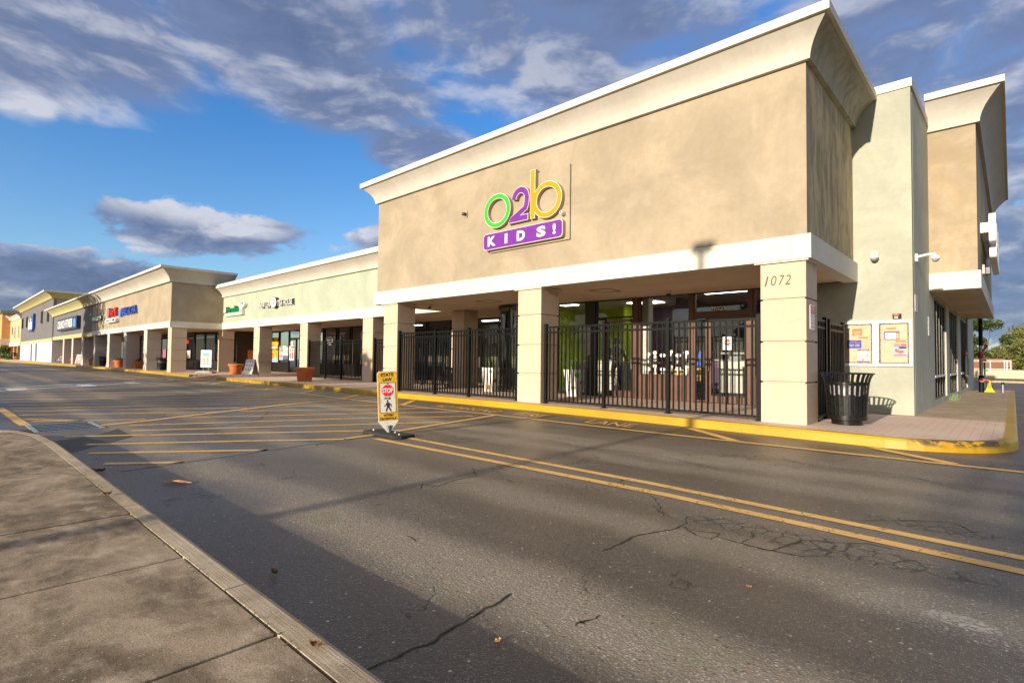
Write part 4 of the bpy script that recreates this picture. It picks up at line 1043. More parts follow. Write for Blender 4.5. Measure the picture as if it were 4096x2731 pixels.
# ================================================================== BINS
def make_bin(label):
    r = thing('litter_bin', label, 'litter bin', (0, 0, 0), 'slatted black litter bins')
    b = MB(); N = 26
    prof = [(.300, .10), (.307, .30), (.318, .50), (.328, .62), (.340, .72), (.358, .79), (.385, .85), (.405, .872)]
    for k in range(N):
        a = 2 * PI * k / N; ca, sa = math.cos(a), math.sin(a); hw = .021
        vs = []
        for (q, z) in prof:
            for s in (-1, 1):
                for t in (0, .006): vs.append(((q - t) * ca - s * hw * sa, (q - t) * sa + s * hw * ca, z))
        fs = []
        for i in range(len(prof) - 1):
            o = 4 * i; fs += [(o, o + 2, o + 6, o + 4), (o + 1, o + 5, o + 7, o + 3), (o, o + 4, o + 5, o + 1), (o + 2, o + 3, o + 7, o + 6)]
        b.add(vs, fs)
    b.build('slats', M['blackgloss'], r, merge=False)
    b = MB(); b.lathe([(.405 + .014 * math.cos(t), .877 + .012 * math.sin(t)) for t in [2 * PI * i / 10 for i in range(11)]], n=48); b.build('rim', M['blackgloss'], r, smooth=True)
    b = MB(); b.lathe([(.29, .085), (.306, .085), (.306, .165), (.296, .165)], n=40); b.build('hoop', M['blackgloss'], r, smooth=True)
    b = MB(); b.lathe([(.325, .685), (.331, .685), (.331, .725), (.325, .725), (.325, .685)], n=40); b.build('hoop', M['blackgloss'], r, smooth=True)
    b = MB(); b.lathe([(0, 0), (.235, 0), (.235, .075), (.29, .085), (.29, .1), (0, .1)], n=40); b.build('foot', M['blackgloss'], r, smooth=True)
    b = MB(); b.lathe([(0, .12), (.265, .12), (.285, .52)], n=32); b.build('liner', M['ink'], r, smooth=True)
    b = MB(); rr = random.Random(2)
    vs = []; n = 40
    for z in (.50, .56, .62, .68, .71):
        for k in range(n):
            a = 2 * PI * k / n; q = .284 + .010 * math.sin(a * 9 + z * 30) + rr.uniform(-.004, .004) + (.006 if z > .69 else 0)
            vs.append((q * math.cos(a), q * math.sin(a), z))
    b.add(vs, [(i * n + k, i * n + (k + 1) % n, (i + 1) * n + (k + 1) % n, (i + 1) * n + k) for i in range(4) for k in range(n)])
    b.build('bag', M['bag'], r, smooth=True)
    return r
bn = make_bin('black slatted litter bin with grey liner bag standing before the sage wall notice board')
bn.location = (-2.12, 10.82, .15); bn.rotation_euler = (0, 0, .07)
dup(bn, (-44.1, 10.95, .15), .4, 'black slatted litter bin at the left face of the corner pillar of the tan colonnade')
dup(bn, (-61.4, 10.6, .15), .9, 'black slatted litter bin farthest left, between dark colonnade pillars left of the folded white board')

# ================================================================== POTS
def make_pot(label, r1=.42, h=.60, plant=False):
    r = thing('terracotta_pot', label, 'plant pot', (0, 0, 0), 'terracotta pots along the walk')
    k = r1 / .42; b = MB()
    b.lathe([(0, 0), (.275 * k, 0), (.30 * k, .02), (.345 * k, h - .17), (.36 * k, h - .155), (.365 * k, h - .13), (.395 * k, h - .115), (.418 * k, h - .08), (.425 * k, h - .04), (.415 * k, h - .008), (.395 * k, h), (.375 * k, h - .01), (.36 * k, h - .08), (0, h - .09)], n=44)
    b.build('pot', M['terra'], r, smooth=True, angle=50)
    b = MB(); b.lathe([(0, h - .075), (.358 * k, h - .078)], n=24); b.build('soil', M['bark'], r)
    if plant:
        b = MB(); rr = random.Random(4)
        for i in range(420):
            t = rr.uniform(0, 2 * PI); q = .27 * k * math.sqrt(rr.random()); z = h - .06 + rr.random() ** 1.4 * .26 * (1.1 - q / (.30 * k))
            leaf(b, (q * math.cos(t), q * math.sin(t), z), .055, rr)
        b.build('shrub', M['leafdk'], r, merge=False)
    return r
def leaf(b, c, s, rr):
    d = Vector((rr.gauss(0, 1), rr.gauss(0, 1), rr.gauss(0, .7))).normalized(); u = d.orthogonal().normalized()
    u.rotate(Matrix.Rotation(rr.uniform(0, 6.28), 3, d)); w = d.cross(u)
    c = Vector(c); L = s * rr.uniform(.7, 1.3)
    b.add([c - u * L, c - w * L * .45, c + u * L, c + w * L * .45], [(0, 1, 2, 3)])
p1 = make_pot('large empty terracotta pot on the open walk in front of the sage building fence', .415, .60)
p1.location = (-22.6, 11.0, .15)
dup(p1, (-33.1, 11.95, .15), .5, 'empty terracotta pot on the open walk next to the white sandwich board')
pp = make_pot('terracotta pot with low dark shrub, nearest the bin at the tan colonnade', .44, .60, True)
pp.location = (-49.4, 10.75, .15)
dup(pp, (-55.6, 10.7, .15), 1.0, 'terracotta pot with low dark shrub beside the folded white board')
dup(pp, (-66.1, 10.6, .15), 2.0, 'wide shaded terracotta pot between the red board and the dark bin')
dup(pp, (-75.7, 10.5, .15), 3.0, 'sunlit terracotta pot just left of the red sandwich board')

# ================================================================== BOARDS ON THE WALK
def aframe(name, label, loc, rz, w, h, spread, faces, frame, group='sandwich boards on the walk', panel=None):
    r = thing(name, label, 'sandwich board', (0, 0, 0), group)
    for s, nm in ((-1, 'front_panel'), (1, 'back_panel')):
        b = MB(); t = math.atan2(spread / 2, h)
        m = Matrix.Translation((0, s * spread / 2, 0)) @ Matrix.Rotation(s * t, 4, 'X')
        b.box(-w / 2, w / 2, -.012, .012, .12, h); b.box(-w / 2 - .02, -w / 2, -.018, .018, 0, h); b.box(w / 2, w / 2 + .02, -.018, .018, 0, h); b.box(-w / 2, w / 2, -.018, .018, h, h + .03)
        b.xform(m); pn = b.build(nm, frame, r, merge=False)
        if s < 0:
            for (mat, fn) in faces:
                q = MB(); fn(q); q.xform(m @ Matrix.Translation((0, -.014, 0))); q.build('print', mat, pn, merge=False)
    for s in (-1, 1):
        b = MB(); b.box(s * w / 2 - .006 + s * .03, s * w / 2 + .006 + s * .03, -spread * .27, spread * .27, h * .5, h * .5 + .02); b.build('stay', M['black'], r)
    r.location = loc; r.rotation_euler = (0, 0, rz); return r
def menu_pic(i, j):
    return lambda q: q.front([(-.17 + i * .15, .34 + j * .2), (-.12 + i * .15, .34 + j * .2), (-.11 + i * .15, .46 + j * .2), (-.18 + i * .15, .46 + j * .2)], -.002, 0)
m_drink = simple('brown_drink_print', (.32, .2, .12), .6)
aframe('sandwich_board', 'white sandwich board with rows of pictured drinks next to a terracotta pot', (-28.85, 11.15, .15), R_(28), .52, .92, .55,
       [(M['paper'], lambda q: q.front([(-.25, .16), (.25, .16), (.25, .9), (-.25, .9)], -.001, 0)), *[(m_drink, menu_pic(i, j)) for i in range(3) for j in range(3)],
        (M['ink'], lambda q: textf(q, 'NEW LEAF', -.18, .18, .84, .88, -.003))], M['steel'])
def red_text(q):
    textf(q, "LET'S GET", -.25, .25, .78, .88, -.004); textf(q, 'SMOOTH', -.20, .20, .66, .75, -.004)
    q.front([(-.10, .44), (.10, .44), (.10, .60), (-.10, .60)], -.003, -.001)
aframe('sandwich_board', 'red and white sandwich board with white lettering at the far colonnade kerb', (-72.2, 10.45, .15), R_(38), .66, 1.02, .5,
       [(M['red_obj'], lambda q: q.front([(-.3, .14), (.3, .14), (.3, .98), (-.3, .98)], -.001, 0)), (M['white_p'], red_text)], M['white_p'])
aframe('sandwich_board', 'blank white sandwich board seen edge on between two dark colonnade pillars', (-57.6, 10.5, .15), R_(-55), .6, 1.0, .5,
       [(M['paper'], lambda q: q.front([(-.27, .14), (.27, .14), (.27, .96), (-.27, .96)], -.001, 0))], M['white_p'])
# sign stand on a water filled base
r = thing('sign_stand', 'upright white framed menu sign with mint poster on a grey weighted base', 'sign stand', (0, 0, 0))
b = MB(); b.box(-.33, .33, -.03, .03, .36, 1.40); b.build('frame', M['white_p'], r, bevel=.012, seg=2)
b = MB(); b.front([(-.27, .43), (.27, .43), (.27, 1.33), (-.27, 1.33)], -.034, -.031); po = b.build('poster', M['paper'], r)
b = MB(); b.front([(-.24, .48), (.24, .48), (.24, 1.22), (-.24, 1.22)], -.0365, -.0345); b.build('poster_ground', simple('pale_pink_print', (.72, .55, .50), .6), po)
b = MB(); b.front([(-.24, 1.0), (.24, 1.0), (.24, 1.22), (-.24, 1.22)], -.0385, -.0367); b.build('poster_band', M['mint'], po)
b = MB(); textf(b, 'MENU', -.16, .16, 1.10, 1.18, -.040); b.build('lettering', M['ink'], po)
b = MB()
for i in range(2):
    for j in range(3): b.disc((-.11 + .22 * i, -.0395, .57 + .15 * j), .05, 14, 'y')
b.build('drink_print', M['orangep'], po, merge=False)
b = MB()
for x in (-.17, .17): b.tube([(x, 0, .09), (x, 0, .38)], .016, 8)
b.build('spring_post', M['steel'], r)
b = MB(); b.box(-.42, .42, -.27, .27, .03, .10); b.box(-.36, .36, -.21, .21, .1, .135); b.tube([(-.46, -.24, .05), (-.46, .24, .05)], .05, 12); b.tube([(.46, -.24, .05), (.46, .24, .05)], .05, 12)
b.build('base', M['greybox'], r, bevel=.012, seg=2)
r.location = (-35.6, 11.15, .15); r.rotation_euler = (0, 0, R_(40))

# ================================================================== CROSSWALK SIGN
r = thing('crosswalk_sign', 'yellow and white in-street crosswalk sign reading state law stop for pedestrians', 'road sign', (0, 0, 0))
b = MB(); b.prism([(-.50, -.21), (.44, -.21), (.50, -.12), (.46, .20), (-.46, .20), (-.52, .05)], lambda u, v: (u * .96, v * .9, 0.005), lambda u, v: (u * .92, v * .84, .052)); bs = b.build('base', M['rubber'], r, bevel=.012, seg=2)
b = MB()
for x in (-.34, .12, .36): b.lathe([(0, .075), (.014, .072), (.018, .05)], (x, .08 - abs(x) * .4, 0), 10)
b.build('bolt', M['steel'], bs, smooth=True)
b = MB()
for x in (-.28, .22): b.box(x - .10, x + .10, -.05, -.02, .0525, .056)
b.build('slot', M['ink'], bs)
def sf_(fn, nm, mat, par, **k):
    q = MB(); fn(q); q.xform(SM); return q.build(nm, mat, par, **k)
SM = Matrix.Rotation(R_(62), 4, 'Z') @ Matrix.Rotation(R_(-3.2), 4, 'Y') @ Matrix.Rotation(R_(2), 4, 'X')
w2 = .152
bk = sf_(lambda q: q.front([(-.02, .05), (.02, .05), (w2, .215), (w2, 1.0 - .03), (w2 - .03, 1.0), (-w2 + .03, 1.0), (-w2, 1.0 - .03), (-w2, .215)], -.012, .012), 'panel', M['sgn_w'], r, bevel=.004, seg=1)
sf_(lambda q: (q.tube([(0, 0, .03), (0, 0, .09)], .03, 12), q.tube([(0, 0, .05), (0, 0, .16)], [.022, .045], 12)), 'spring', M['steel'], r, smooth=True)
yf = sf_(lambda q: q.front([(w2 - .004, .235), (w2 - .004, .965), (w2 - .03, .994), (-w2 + .03, .994), (-w2 + .004, .965), (-w2 + .004, .235)][::-1], -.0145, -.0125), 'amber_face', M['sgn_y'], bk)
sf_(lambda q: q.front(rrect(-.125, .125, .355, .822, .02), -.0165, -.015), 'black_border', M['ink'], bk)
sf_(lambda q: q.front(rrect(-.117, .117, .363, .814, .015), -.0185, -.017), 'white_face', M['sgn_w'], bk)
oc = [(.088 * math.cos(R_(22.5 + 45 * i)) / math.cos(R_(22.5)) * 1.0, .70 + .088 * math.sin(R_(22.5 + 45 * i)) / math.cos(R_(22.5))) for i in range(8)]
sf_(lambda q: q.front(oc, -.0205, -.019), 'octagon', M['signred'], bk)
sf_(lambda q: textf(q, 'STOP', -.078, .078, .665, .738, -.0215, offset=.02), 'stop_lettering', M['paper'], bk)
def blk(q):
    textf(q, 'STATE', -.098, .098, .918, .972, -.0155, offset=.05); textf(q, 'LAW', -.07, .07, .842, .896, -.0155, offset=.05)
    textf(q, 'WITHIN', -.076, .076, .298, .338, -.0155, offset=.045); textf(q, 'CROSSWALK', -.13, .13, .246, .286, -.0155, offset=.045)
    textf(q, 'FOR', -.05, .05, .558, .60, -.0195, offset=.045)
sf_(blk, 'lettering', M['ink'], bk, merge=False)
def ped(q):
    yy = -.0205
    q.disc((.0 - .008, yy, .538), .0145, 14, 'y')
    q.front([(-.028, .515), (.012, .520), (.026, .505), (.028, .462), (.016, .44), (-.016, .44), (-.022, .48)], yy, yy + .001)
    for L, w in (([(-.022, .505), (-.034, .475), (-.058, .462)], .014), ([(.016, .505), (.043, .485), (.046, .448)], .013), ([(-.006, .45), (-.022, .415), (-.03, .378)], .021), ([(.008, .45), (.024, .415), (.044, .380)], .021)):
        stroke(q, L, w, yy - .0005, yy + .0005)
sf_(ped, 'walking_figure', M['ink'], bk, merge=False)
def rvt(q):
    for z in (.806, .652): q.disc((0, -.0235, z), .012, 12, 'y')
sf_(rvt, 'rivet', M['steel'], bk, merge=False)
r.location = (-7.10, 4.84, 0)

# ================================================================== BENCH, PLANTERS
r = thing('bench', 'black slatted metal bench with round arm behind the fence', 'bench', (0, 0, 0))
b = MB()
for i in range(11): b.box(-.86, .86, -.20 + i * .04, -.172 + i * .04, .43, .442)
b.build('seat', M['black'], r, merge=False)
b = MB()
for i in range(11): b.box(-.86, .86, .245 + i * .008, .257 + i * .008, .47 + i * .042, .50 + i * .042)
b.build('backrest', M['black'], r, merge=False)
for s in (-1, 1):
    b = MB(); x = s * .9
    b.tube([(x, .20, 0.0), (x, .22, .42), (x, .34, .95)], .022, 8); b.tube([(x, -.24, 0), (x, -.22, .42), (x, -.26, .6), (x, -.18, .72), (x, -.02, .74), (x, .24, .66)], .022, 8); b.tube([(x, -.22, .42), (x, .22, .42)], .022, 8)
    b.box(x - .03, x + .03, -.29, .27, 0, .015)
    b.build('arm_frame', M['black'], r, smooth=True)
r.location = (-15.15, 11.85, .15); r.rotation_euler = (0, 0, R_(82))
def planter(label, loc, rz, dots):
    r = thing('tapered_planter', label, 'planter', (0, 0, 0), 'white tapered planters with coloured dots')
    b = MB(); h = .78; n = 4
    def sq(a, z): return [(-a, -a, z), (a, -a, z), (a, a, z), (-a, a, z)]
    b.add(sq(.155, 0) + sq(.245, h) + sq(.222, h) + sq(.215, h - .08), [(3, 2, 1, 0)] + [(i + 4 * k, (i + 1) % 4 + 4 * k, (i + 1) % 4 + 4 * k + 4, i + 4 * k + 4) for k in range(3) for i in range(4)] + [(12, 13, 14, 15)])
    b.build('tub', M['white_p'], r, bevel=.008, seg=2)
    for (face, u, z, q, mt) in dots:
        a = .155 + (.245 - .155) * z / h + .003; tl = math.atan2(.09, h)
        b = MB(); vs = []
        for k in range(18):
            t = 2 * PI * k / 18; du = q * math.cos(t); dz = q * math.sin(t); aa = .155 + .09 * (z + dz) / h + .003
            vs.append((u + du, -aa, z + dz) if face == 0 else (aa, u + du, z + dz))
        b.add(vs, [tuple(range(18))]); b.build('dot', M[mt], r, merge=False)
    b = MB(); rr = random.Random(8)
    for i in range(110):
        a = rr.uniform(0, 6.28); l = rr.uniform(.25, .5); o = rr.uniform(.02, .17); lean = rr.uniform(.05, .3)
        p0 = Vector((o * math.cos(a), o * math.sin(a), h - .1)); d = Vector((math.cos(a), math.sin(a), 0)); sd = Vector((-d.y, d.x, 0)) * .008
        pm_ = p0 + d * lean * .35 + Vector((0, 0, l * .65)); pt_ = p0 + d * lean + Vector((0, 0, l))
        b.add([p0 - sd, p0 + sd, pm_ + sd * .9, pm_ - sd * .9, pt_], [(0, 1, 2, 3), (3, 2, 4)])
    b.build('grass_blades', M['spike'], r, merge=False)
    r.location = loc; r.rotation_euler = (0, 0, rz)
planter('white tapered planter with a big orange dot left of the middle pillar, blades on top', (-12.45, 12.35, .15), R_(12), [(0, .03, .15, .075, 'sg_yellow'), (0, .15, .66, .06, 'sg_green'), (1, -.02, .36, .065, 'sg_purple'), (0, -.17, .62, .03, 'orangep'), (1, .12, .6, .05, 'sg_yellow')])
planter('white tapered planter with green and orange dots in the entrance bay by the green window', (-9.40, 12.75, .15), R_(20), [(0, .03, .25, .065, 'sg_yellow'), (0, .16, .62, .075, 'sg_green'), (0, -.09, .18, .04, 'sg_green'), (0, -.06, .42, .028, 'sg_yellow'), (1, .0, .4, .06, 'sg_purple')])

# ================================================================== SIGNS ON THE WALLS
def wall_sign(name, label, x, y, z): return thing(name, label, 'sign', (x, y, z), 'shop signs on the walls')
k = .992
r = wall_sign('shop_sign', 'big green, purple and amber channel letter sign with purple plate on the tan store', -8.9, D, 4)
b = MB(); b.box(-10.16, -7.52, D - .05, D - .002, 4.02, 5.80); b.build('backing_panel', M['tan'], r, bevel=.004, seg=1)
y0, y1 = D - .17, D - .052
def dual(fn, mat, nm):
    """face cap with thin pale edge and deeper return"""
    b = MB(); fn(b, 0.0, y0 + .012, y1); bk = b.build(nm + '_return', M['sg_return'], r, merge=False)
    b = MB(); fn(b, -.006, y0 + .004, y0 + .0118); b.build(nm + '_edge', M['white_p'], bk, merge=False)
    b = MB(); fn(b, -.016, y0, y0 + .0039); b.build(nm + '_face', M[mat], bk, merge=False)
def f_o(b, e, a, c): ring(b, -9.80, 5.075, .488 + e, .452 + e, .335 - e, .312 - e, a, c)
dual(f_o, 'sg_green', 'letter_o')
pts2 = arc(-8.98, 5.215, .222, .24, 172, 0, 16) + arc(-9.02, 5.215, .262, .40, 0, -38, 6)[1:] + [(-9.28, 4.735)]
def f_2(b, e, a, c):
    L, Rr = stroke_poly(pts2, .172 + 2 * e)
    stroke(b, pts2, .172 + 2 * e, a, c)
    b.front([(-9.405 - e * 2, 4.655 - e), (-8.71 + e, 4.655 - e), (-8.71 + e, 4.822 + e), (-9.20, 4.822 + e), (-9.30, 4.822 + e)], a - .0015, c - .0005)
dual(f_2, 'sg_purple', 'numeral')
def f_b(b, e, a, c):
    ring(b, -8.125, 5.045, .462 + e, .445 + e, .312 - e, .302 - e, a, c)
    b.front([(-8.655 - e, 4.655 - e), (-8.49 + e, 4.655 - e), (-8.49 + e, 5.87 + e), (-8.655 - e, 5.87 + e)], a - .0015, c - .0005)
dual(f_b, 'sg_yellow', 'letter_b')
def f_p(b, e, a, c): b.front(rrect(-10.295 - e, -7.635 + e, 4.075 - e, 4.51 + e, .09), a, c)
dual(f_p, 'sg_purple', 'plate')
b = MB()
for t, x0, x1 in (('K', -10.11, -9.82), ('I', -9.49, -9.40), ('D', -9.07, -8.80), ('S', -8.42, -8.14), ('!', -7.92, -7.83)):
    textf(b, t, x0, x1, 4.165, 4.42, y0 - .012, .010, offset=.045)
b.build('plate_lettering', M['white_p'], r, merge=False)
b = MB(); b.tube([(-7.69, y1, 4.655), (-7.69, y0 + .002, 4.655)], .058, 20); mk = b.build('registered_mark', M['white_p'], r, smooth=True)
b = MB(); ring(b, -7.69, 4.655, .054, .054, .044, .044, y0 - .001, y0 + .001, 24); textf(b, 'R', -7.715, -7.663, 4.625, 4.687, y0 - .0006, offset=.03); b.build('mark_lettering', M['ink'], mk, merge=False)
r = thing('wall_light', 'small bronze wall light left of the big coloured letters', 'wall light', (-11.15, D, 5.2))
b = MB(); b.box(-11.19, -11.11, D - .03, D - .002, 5.16, 5.34); b.build('backplate', M['sg_return'], r, bevel=.004, seg=1)
b = MB(); b.box(-11.22, -11.12, D - .14, D - .031, 5.21, 5.28); b.build('lamp_head', M['brass'], r, bevel=.006, seg=1)

r = wall_sign('shop_sign', 'white tea house letters with a round leaf emblem on the sage wall', -30.3, G, 4)
yt = G - .16
for t, x0, x1 in (('NEW LEAF', -32.35, -30.83), ('TEA HOUSE', -29.93, -28.1)):
    b = MB(); textf(b, t, x0, x1, 4.03, 4.33, yt + .001, .13, offset=.0); bk = b.build('letter_returns', M['ink'], r, merge=False)
    b = MB(); textf(b, t, x0 - .01, x1 + .01, 4.02, 4.34, yt - .004, .004, offset=.008); b.build('letter_faces', M['white_p'], bk, merge=False)
b = MB(); vs = [(-30.38 + .40 * math.cos(2 * PI * i / 28), 4.24 + .31 * math.sin(2 * PI * i / 28)) for i in range(28)]; b.front(vs, yt - .03, G - .002); em = b.build('emblem', M['ink'], r)
b = MB(); b.front([(-30.38 + (x + 30.38) * .93, 4.24 + (z - 4.24) * .93) for x, z in vs], yt - .035, yt - .031); b.build('emblem_face', M['white_p'], em)
b = MB()
stroke(b, arc(-30.75, 4.2, .4, .35, -40, 45, 8), .02, yt - .038, yt - .036); stroke(b, arc(-30.0, 4.2, .4, .35, 220, 135, 8), .02, yt - .038, yt - .036); stroke(b, arc(-30.5, 4.4, .25, .3, -80, 10, 6), .016, yt - .0385, yt - .0365); stroke(b, [(-30.4, 3.98), (-30.3, 4.2), (-30.1, 4.4)], .016, yt - .0388, yt - .037)
b.build('emblem_veins', M['ink'], em, merge=False)

r = wall_sign('shop_sign', 'green script food shop sign with white strip, red cup and palm shape', -36.4, G, 4)
yt = G - .15
b = MB(); textf(b, 'Paradise', -37.75, -35.45, 4.02, 4.42, yt, .13, offset=.03); bk = b.build('green_letters', M['sg_dkgreen'], r, merge=False)
b = MB(); textf(b, 'Paradise', -37.75, -35.45, 4.02, 4.42, yt - .004, .003, offset=-.005); b.build('green_faces', M['sg_emerald'], bk, merge=False)
b = MB(); b.front([(-37.9, 3.80), (-35.25, 3.80), (-35.25, 3.98), (-37.9, 3.98)], yt - .03, G - .002); st = b.build('strip', M['white_p'], r)
b = MB(); textf(b, 'WORLD FOODS & SMOOTHIES', -37.75, -35.35, 3.835, 3.945, yt - .033); b.build('strip_lettering', M['signred'], st, merge=False)
b = MB(); b.front([(-38.22, 4.04), (-37.85, 4.04), (-37.93, 3.82), (-38.14, 3.82)][::-1], yt, G - .002); b.build('cup', M['red_obj'], r)
b = MB(); b.front([(-38.2, 4.1), (-37.9, 4.1), (-37.86, 4.2), (-38.05, 4.26), (-38.2, 4.2)][::-1], yt + .05, G - .002); b.build('cup_lid', M['white_p'], r)
b = MB(); vs = [(-34.95 + .42 * math.cos(2 * PI * i / 20), 4.42 + .19 * math.sin(2 * PI * i / 20)) for i in range(20)]; b.front(vs, yt - .05, G - .002)
b.front([(-35.32, 3.80), (-34.92, 3.80), (-34.9, 4.3), (-35.3, 4.3)], yt - .045, G - .003); pl = b.build('palm_shape', M['white_p'], r, merge=False)
b = MB(); stroke(b, arc(-35.0, 4.36, .26, .14, 170, 20, 8), .05, yt - .056, yt - .052); stroke(b, arc(-34.95, 4.40, .30, .12, 150, 0, 8), .04, yt - .058, yt - .054); ring(b, -35.1, 4.02, .12, .09, .07, .05, yt - .056, yt - .052, 16); b.build('palm_print', M['sg_dkgreen'], pl, merge=False)

yt = T - .17
r = wall_sign('shop_sign', 'blue nail spa channel letters on the tan colonnade building', -49.1, T, 4)
b = MB(); textf(b, 'NAILS & SPA', -51.2, -46.8, 4.26, 4.88, yt, .16, offset=.0); bk = b.build('letter_returns', M['sg_blue'], r, merge=False)
b = MB(); textf(b, 'NAILS & SPA', -51.2, -46.8, 4.26, 4.88, yt - .005, .004, offset=-.02); b.build('letter_faces', simple('sign_cornflower', (.10, .2, .72), .4), bk, merge=False)
b = MB(); b.front(rrect(-52.05, -51.4, 4.23, 4.80, .1), yt, T - .002); b.build('pictogram', M['sg_cyan'], r)
r = wall_sign('shop_sign', 'red restaurant letters with a round badge above a white pill sign', -54.8, T, 3.8)
b = MB(); textf(b, 'An Vi', -55.15, -52.95, 4.34, 5.07, yt, .16, offset=.0); b.build('letters', M['red_obj'], r, merge=False)
b = MB(); vs = [(-55.8 + .48 * math.cos(2 * PI * i / 20), 4.73 + .41 * math.sin(2 * PI * i / 20)) for i in range(20)]; b.front(vs, yt, T - .002); bd = b.build('badge', M['sg_navy'], r)
b = MB(); b.front([(-55.8 + (x + 55.8) * .85, 4.73 + (z - 4.73) * .85) for x, z in vs], yt - .006, yt - .001); b.build('badge_face', M['pink'], bd)
b = MB(); b.front(rrect(-56.3, -52.55, 3.86, 4.19, .13), T - .28, T - .002); pi_ = b.build('pill', M['white_p'], r, bevel=.01)
b = MB(); textf(b, 'BUBBLE TEA', -56.0, -53.75, 3.95, 4.11, T - .284, offset=.03); b.front(rrect(-53.6, -52.8, 3.93, 4.13, .05), T - .2835, T - .2815); b.build('pill_lettering', M['sg_navy'], pi_, merge=False)
r = wall_sign('shop_sign', 'white wing shop letters on a dark green outlined base', -60.5, T, 4.2)
b = MB(); textf(b, 'WING-STOP', -62.8, -58.7, 4.22, 4.66, yt, .16, offset=.09); bk = b.build('letter_returns', M['sg_dkgreen'], r, merge=False)
b = MB(); textf(b, 'WING-STOP', -62.75, -58.75, 4.26, 4.62, yt - .006, .004, offset=.03); b.build('letter_faces', M['white_p'], bk, merge=False)
r = wall_sign('shop_sign', 'navy box sign with tall white gym lettering on the grey wall', -75, T, 3.9)
b = MB(); b.box(-81.9, -69.4, T - .37, T - .002, 3.87, 5.16); bx_ = b.build('sign_box', M['sg_navy'], r, bevel=.02)
b = MB(); textf(b, 'CRUNCH FITNESS', -81.5, -71.7, 4.06, 4.98, T - .40, .025, offset=.035); b.build('box_lettering', M['white_p'], bx_, merge=False)
b = MB(); b.front([(-71.3, 4.05), (-69.8, 4.05), (-69.8, 4.65), (-70.4, 5.0), (-71.3, 4.75)], T - .385, T - .372); b.build('box_emblem', M['sg_cyan'], bx_)
r = wall_sign('shop_sign', 'tall jagged blue and white letter sign on the tall grey store', -109, T, 4.5)
b = MB(); b.front([(-112, 4.75), (-110.7, 4.6), (-109.4, 4.85), (-107.7, 4.5), (-106.2, 5.2), (-106.3, 7.17), (-107.7, 6.6), (-108.9, 6.9), (-110.1, 6.25), (-111.8, 6.35)], T - .3, T - .002); bk = b.build('shape', M['sg_blue'], r)
b = MB(); textf(b, "bd's", -111.6, -107.1, 4.85, 6.6, T - .34, .03, offset=.05); b.build('letter_faces', M['white_p'], bk, merge=False)

r = thing('street_number', 'italic bronze numeral 1072 on the cream pillar at the store corner', 'street number', (-3, D, 2.5))
for t, x in (('1', -3.215), ('0', -3.11), ('7', -2.98), ('2', -2.88)):
    b = MB(); textf(b, t, x, x + (.065 if t == '1' else .092), 2.555, 2.725, D - .014, .012, shear=.22, offset=-.012); b.build('numeral', M['brass'], r, merge=False)
r = thing('notice_plate', 'small weathered red and white stop notice on the side of the numeral pillar', 'notice', (-2.55, 10.4, 1.77))
b = MB(); b.prism(rrect(10.25, 10.53, 1.775, 2.21, .03), lambda u, v: (-2.549, u, v), lambda u, v: (-2.543, u, v)); pl = b.build('plate', M['white_p'], r)
b = MB(); b.prism(rrect(10.265, 10.515, 2.05, 2.195, .02), lambda u, v: (-2.5425, u, v), lambda u, v: (-2.541, u, v)); b.build('red_field', M['signred'], pl)
b = MB(); text(b, 'STOP', (-2.5405, 10.30, 2.09), (0, 1, 0), (0, 0, 1), .18, .07, offset=.02); b.build('field_lettering', M['paper'], pl, merge=False)
b = MB()
for i in range(4): text(b, ('NO', 'GUNS OR', 'SMOKING', 'PLEASE')[i], (-2.5415, 10.30, 1.99 - i * .06), (0, 1, 0), (0, 0, 1), .18, .035)
b.build('plate_lettering', M['signred'], pl, merge=False)
# ------- notice board
r = thing('notice_board', 'white framed two door notice case on the sage wall above the bin', 'notice board', (-2.13, W, 1.15))
yb = W - .07
b = MB(); x0, x1, z0, z1 = -2.76, -1.50, 1.15, 2.11
b.box(x0, x1, yb, W - .002, z0, z0 + .055); b.box(x0, x1, yb, W - .002, z1 - .055, z1); b.box(x0, x0 + .05, yb, W - .002, z0 + .055, z1 - .055); b.box(x1 - .05, x1, yb, W - .002, z0 + .055, z1 - .055); b.box(-2.185, -2.075, yb, W - .002, z0 + .055, z1 - .055)
b.box(x0 + .05, x1 - .05, W - .02, W - .002, z0 + .055, z1 - .055)
b.build('frame', M['white_p'], r, merge=False)
for (a, c) in ((-2.71, -2.185), (-2.075, -1.55)):
    b = MB(); b.box(a + .001, c - .001, W - .026, W - .0202, z0 + .056, z1 - .056); bk = b.build('backing', M['border'], r)
    n = 14; aa, cc, d0, d1 = a + .04, c - .04, z0 + .09, z1 - .09; P = []
    def sc(p, q, m):
        out = []
        for i in range(m):
            for s in range(5):
                t = (i + s / 5) / m; bump = .012 * abs(math.sin(PI * s / 5))
                d = Vector((q[0] - p[0], q[1] - p[1])); nn = Vector((d.y, -d.x)).normalized()
                out.append((p[0] + d.x * t + nn.x * bump, p[1] + d.y * t + nn.y * bump))
        return out
    P = sc((aa, d0), (cc, d0), 9) + sc((cc, d0), (cc, d1), 15) + sc((cc, d1), (aa, d1), 9) + sc((aa, d1), (aa, d0), 15)
    b = MB(); b.front(P, W - .0275, W - .0262); b.build('paper_backing', M['kraft'], bk)
    b = MB(); b.quad((a, yb + .012, z0 + .055), (c, yb + .012, z0 + .055), (c, yb + .012, z1 - .055), (a, yb + .012, z1 - .055)); b.build('glass', M['clear'], r, merge=False)
b = MB()
for x in (-2.165, -2.095): b.tube([(x, yb + .001, 1.62), (x, yb - .012, 1.62)], .011, 12)
b.build('lock', M['brass'], r, smooth=True)
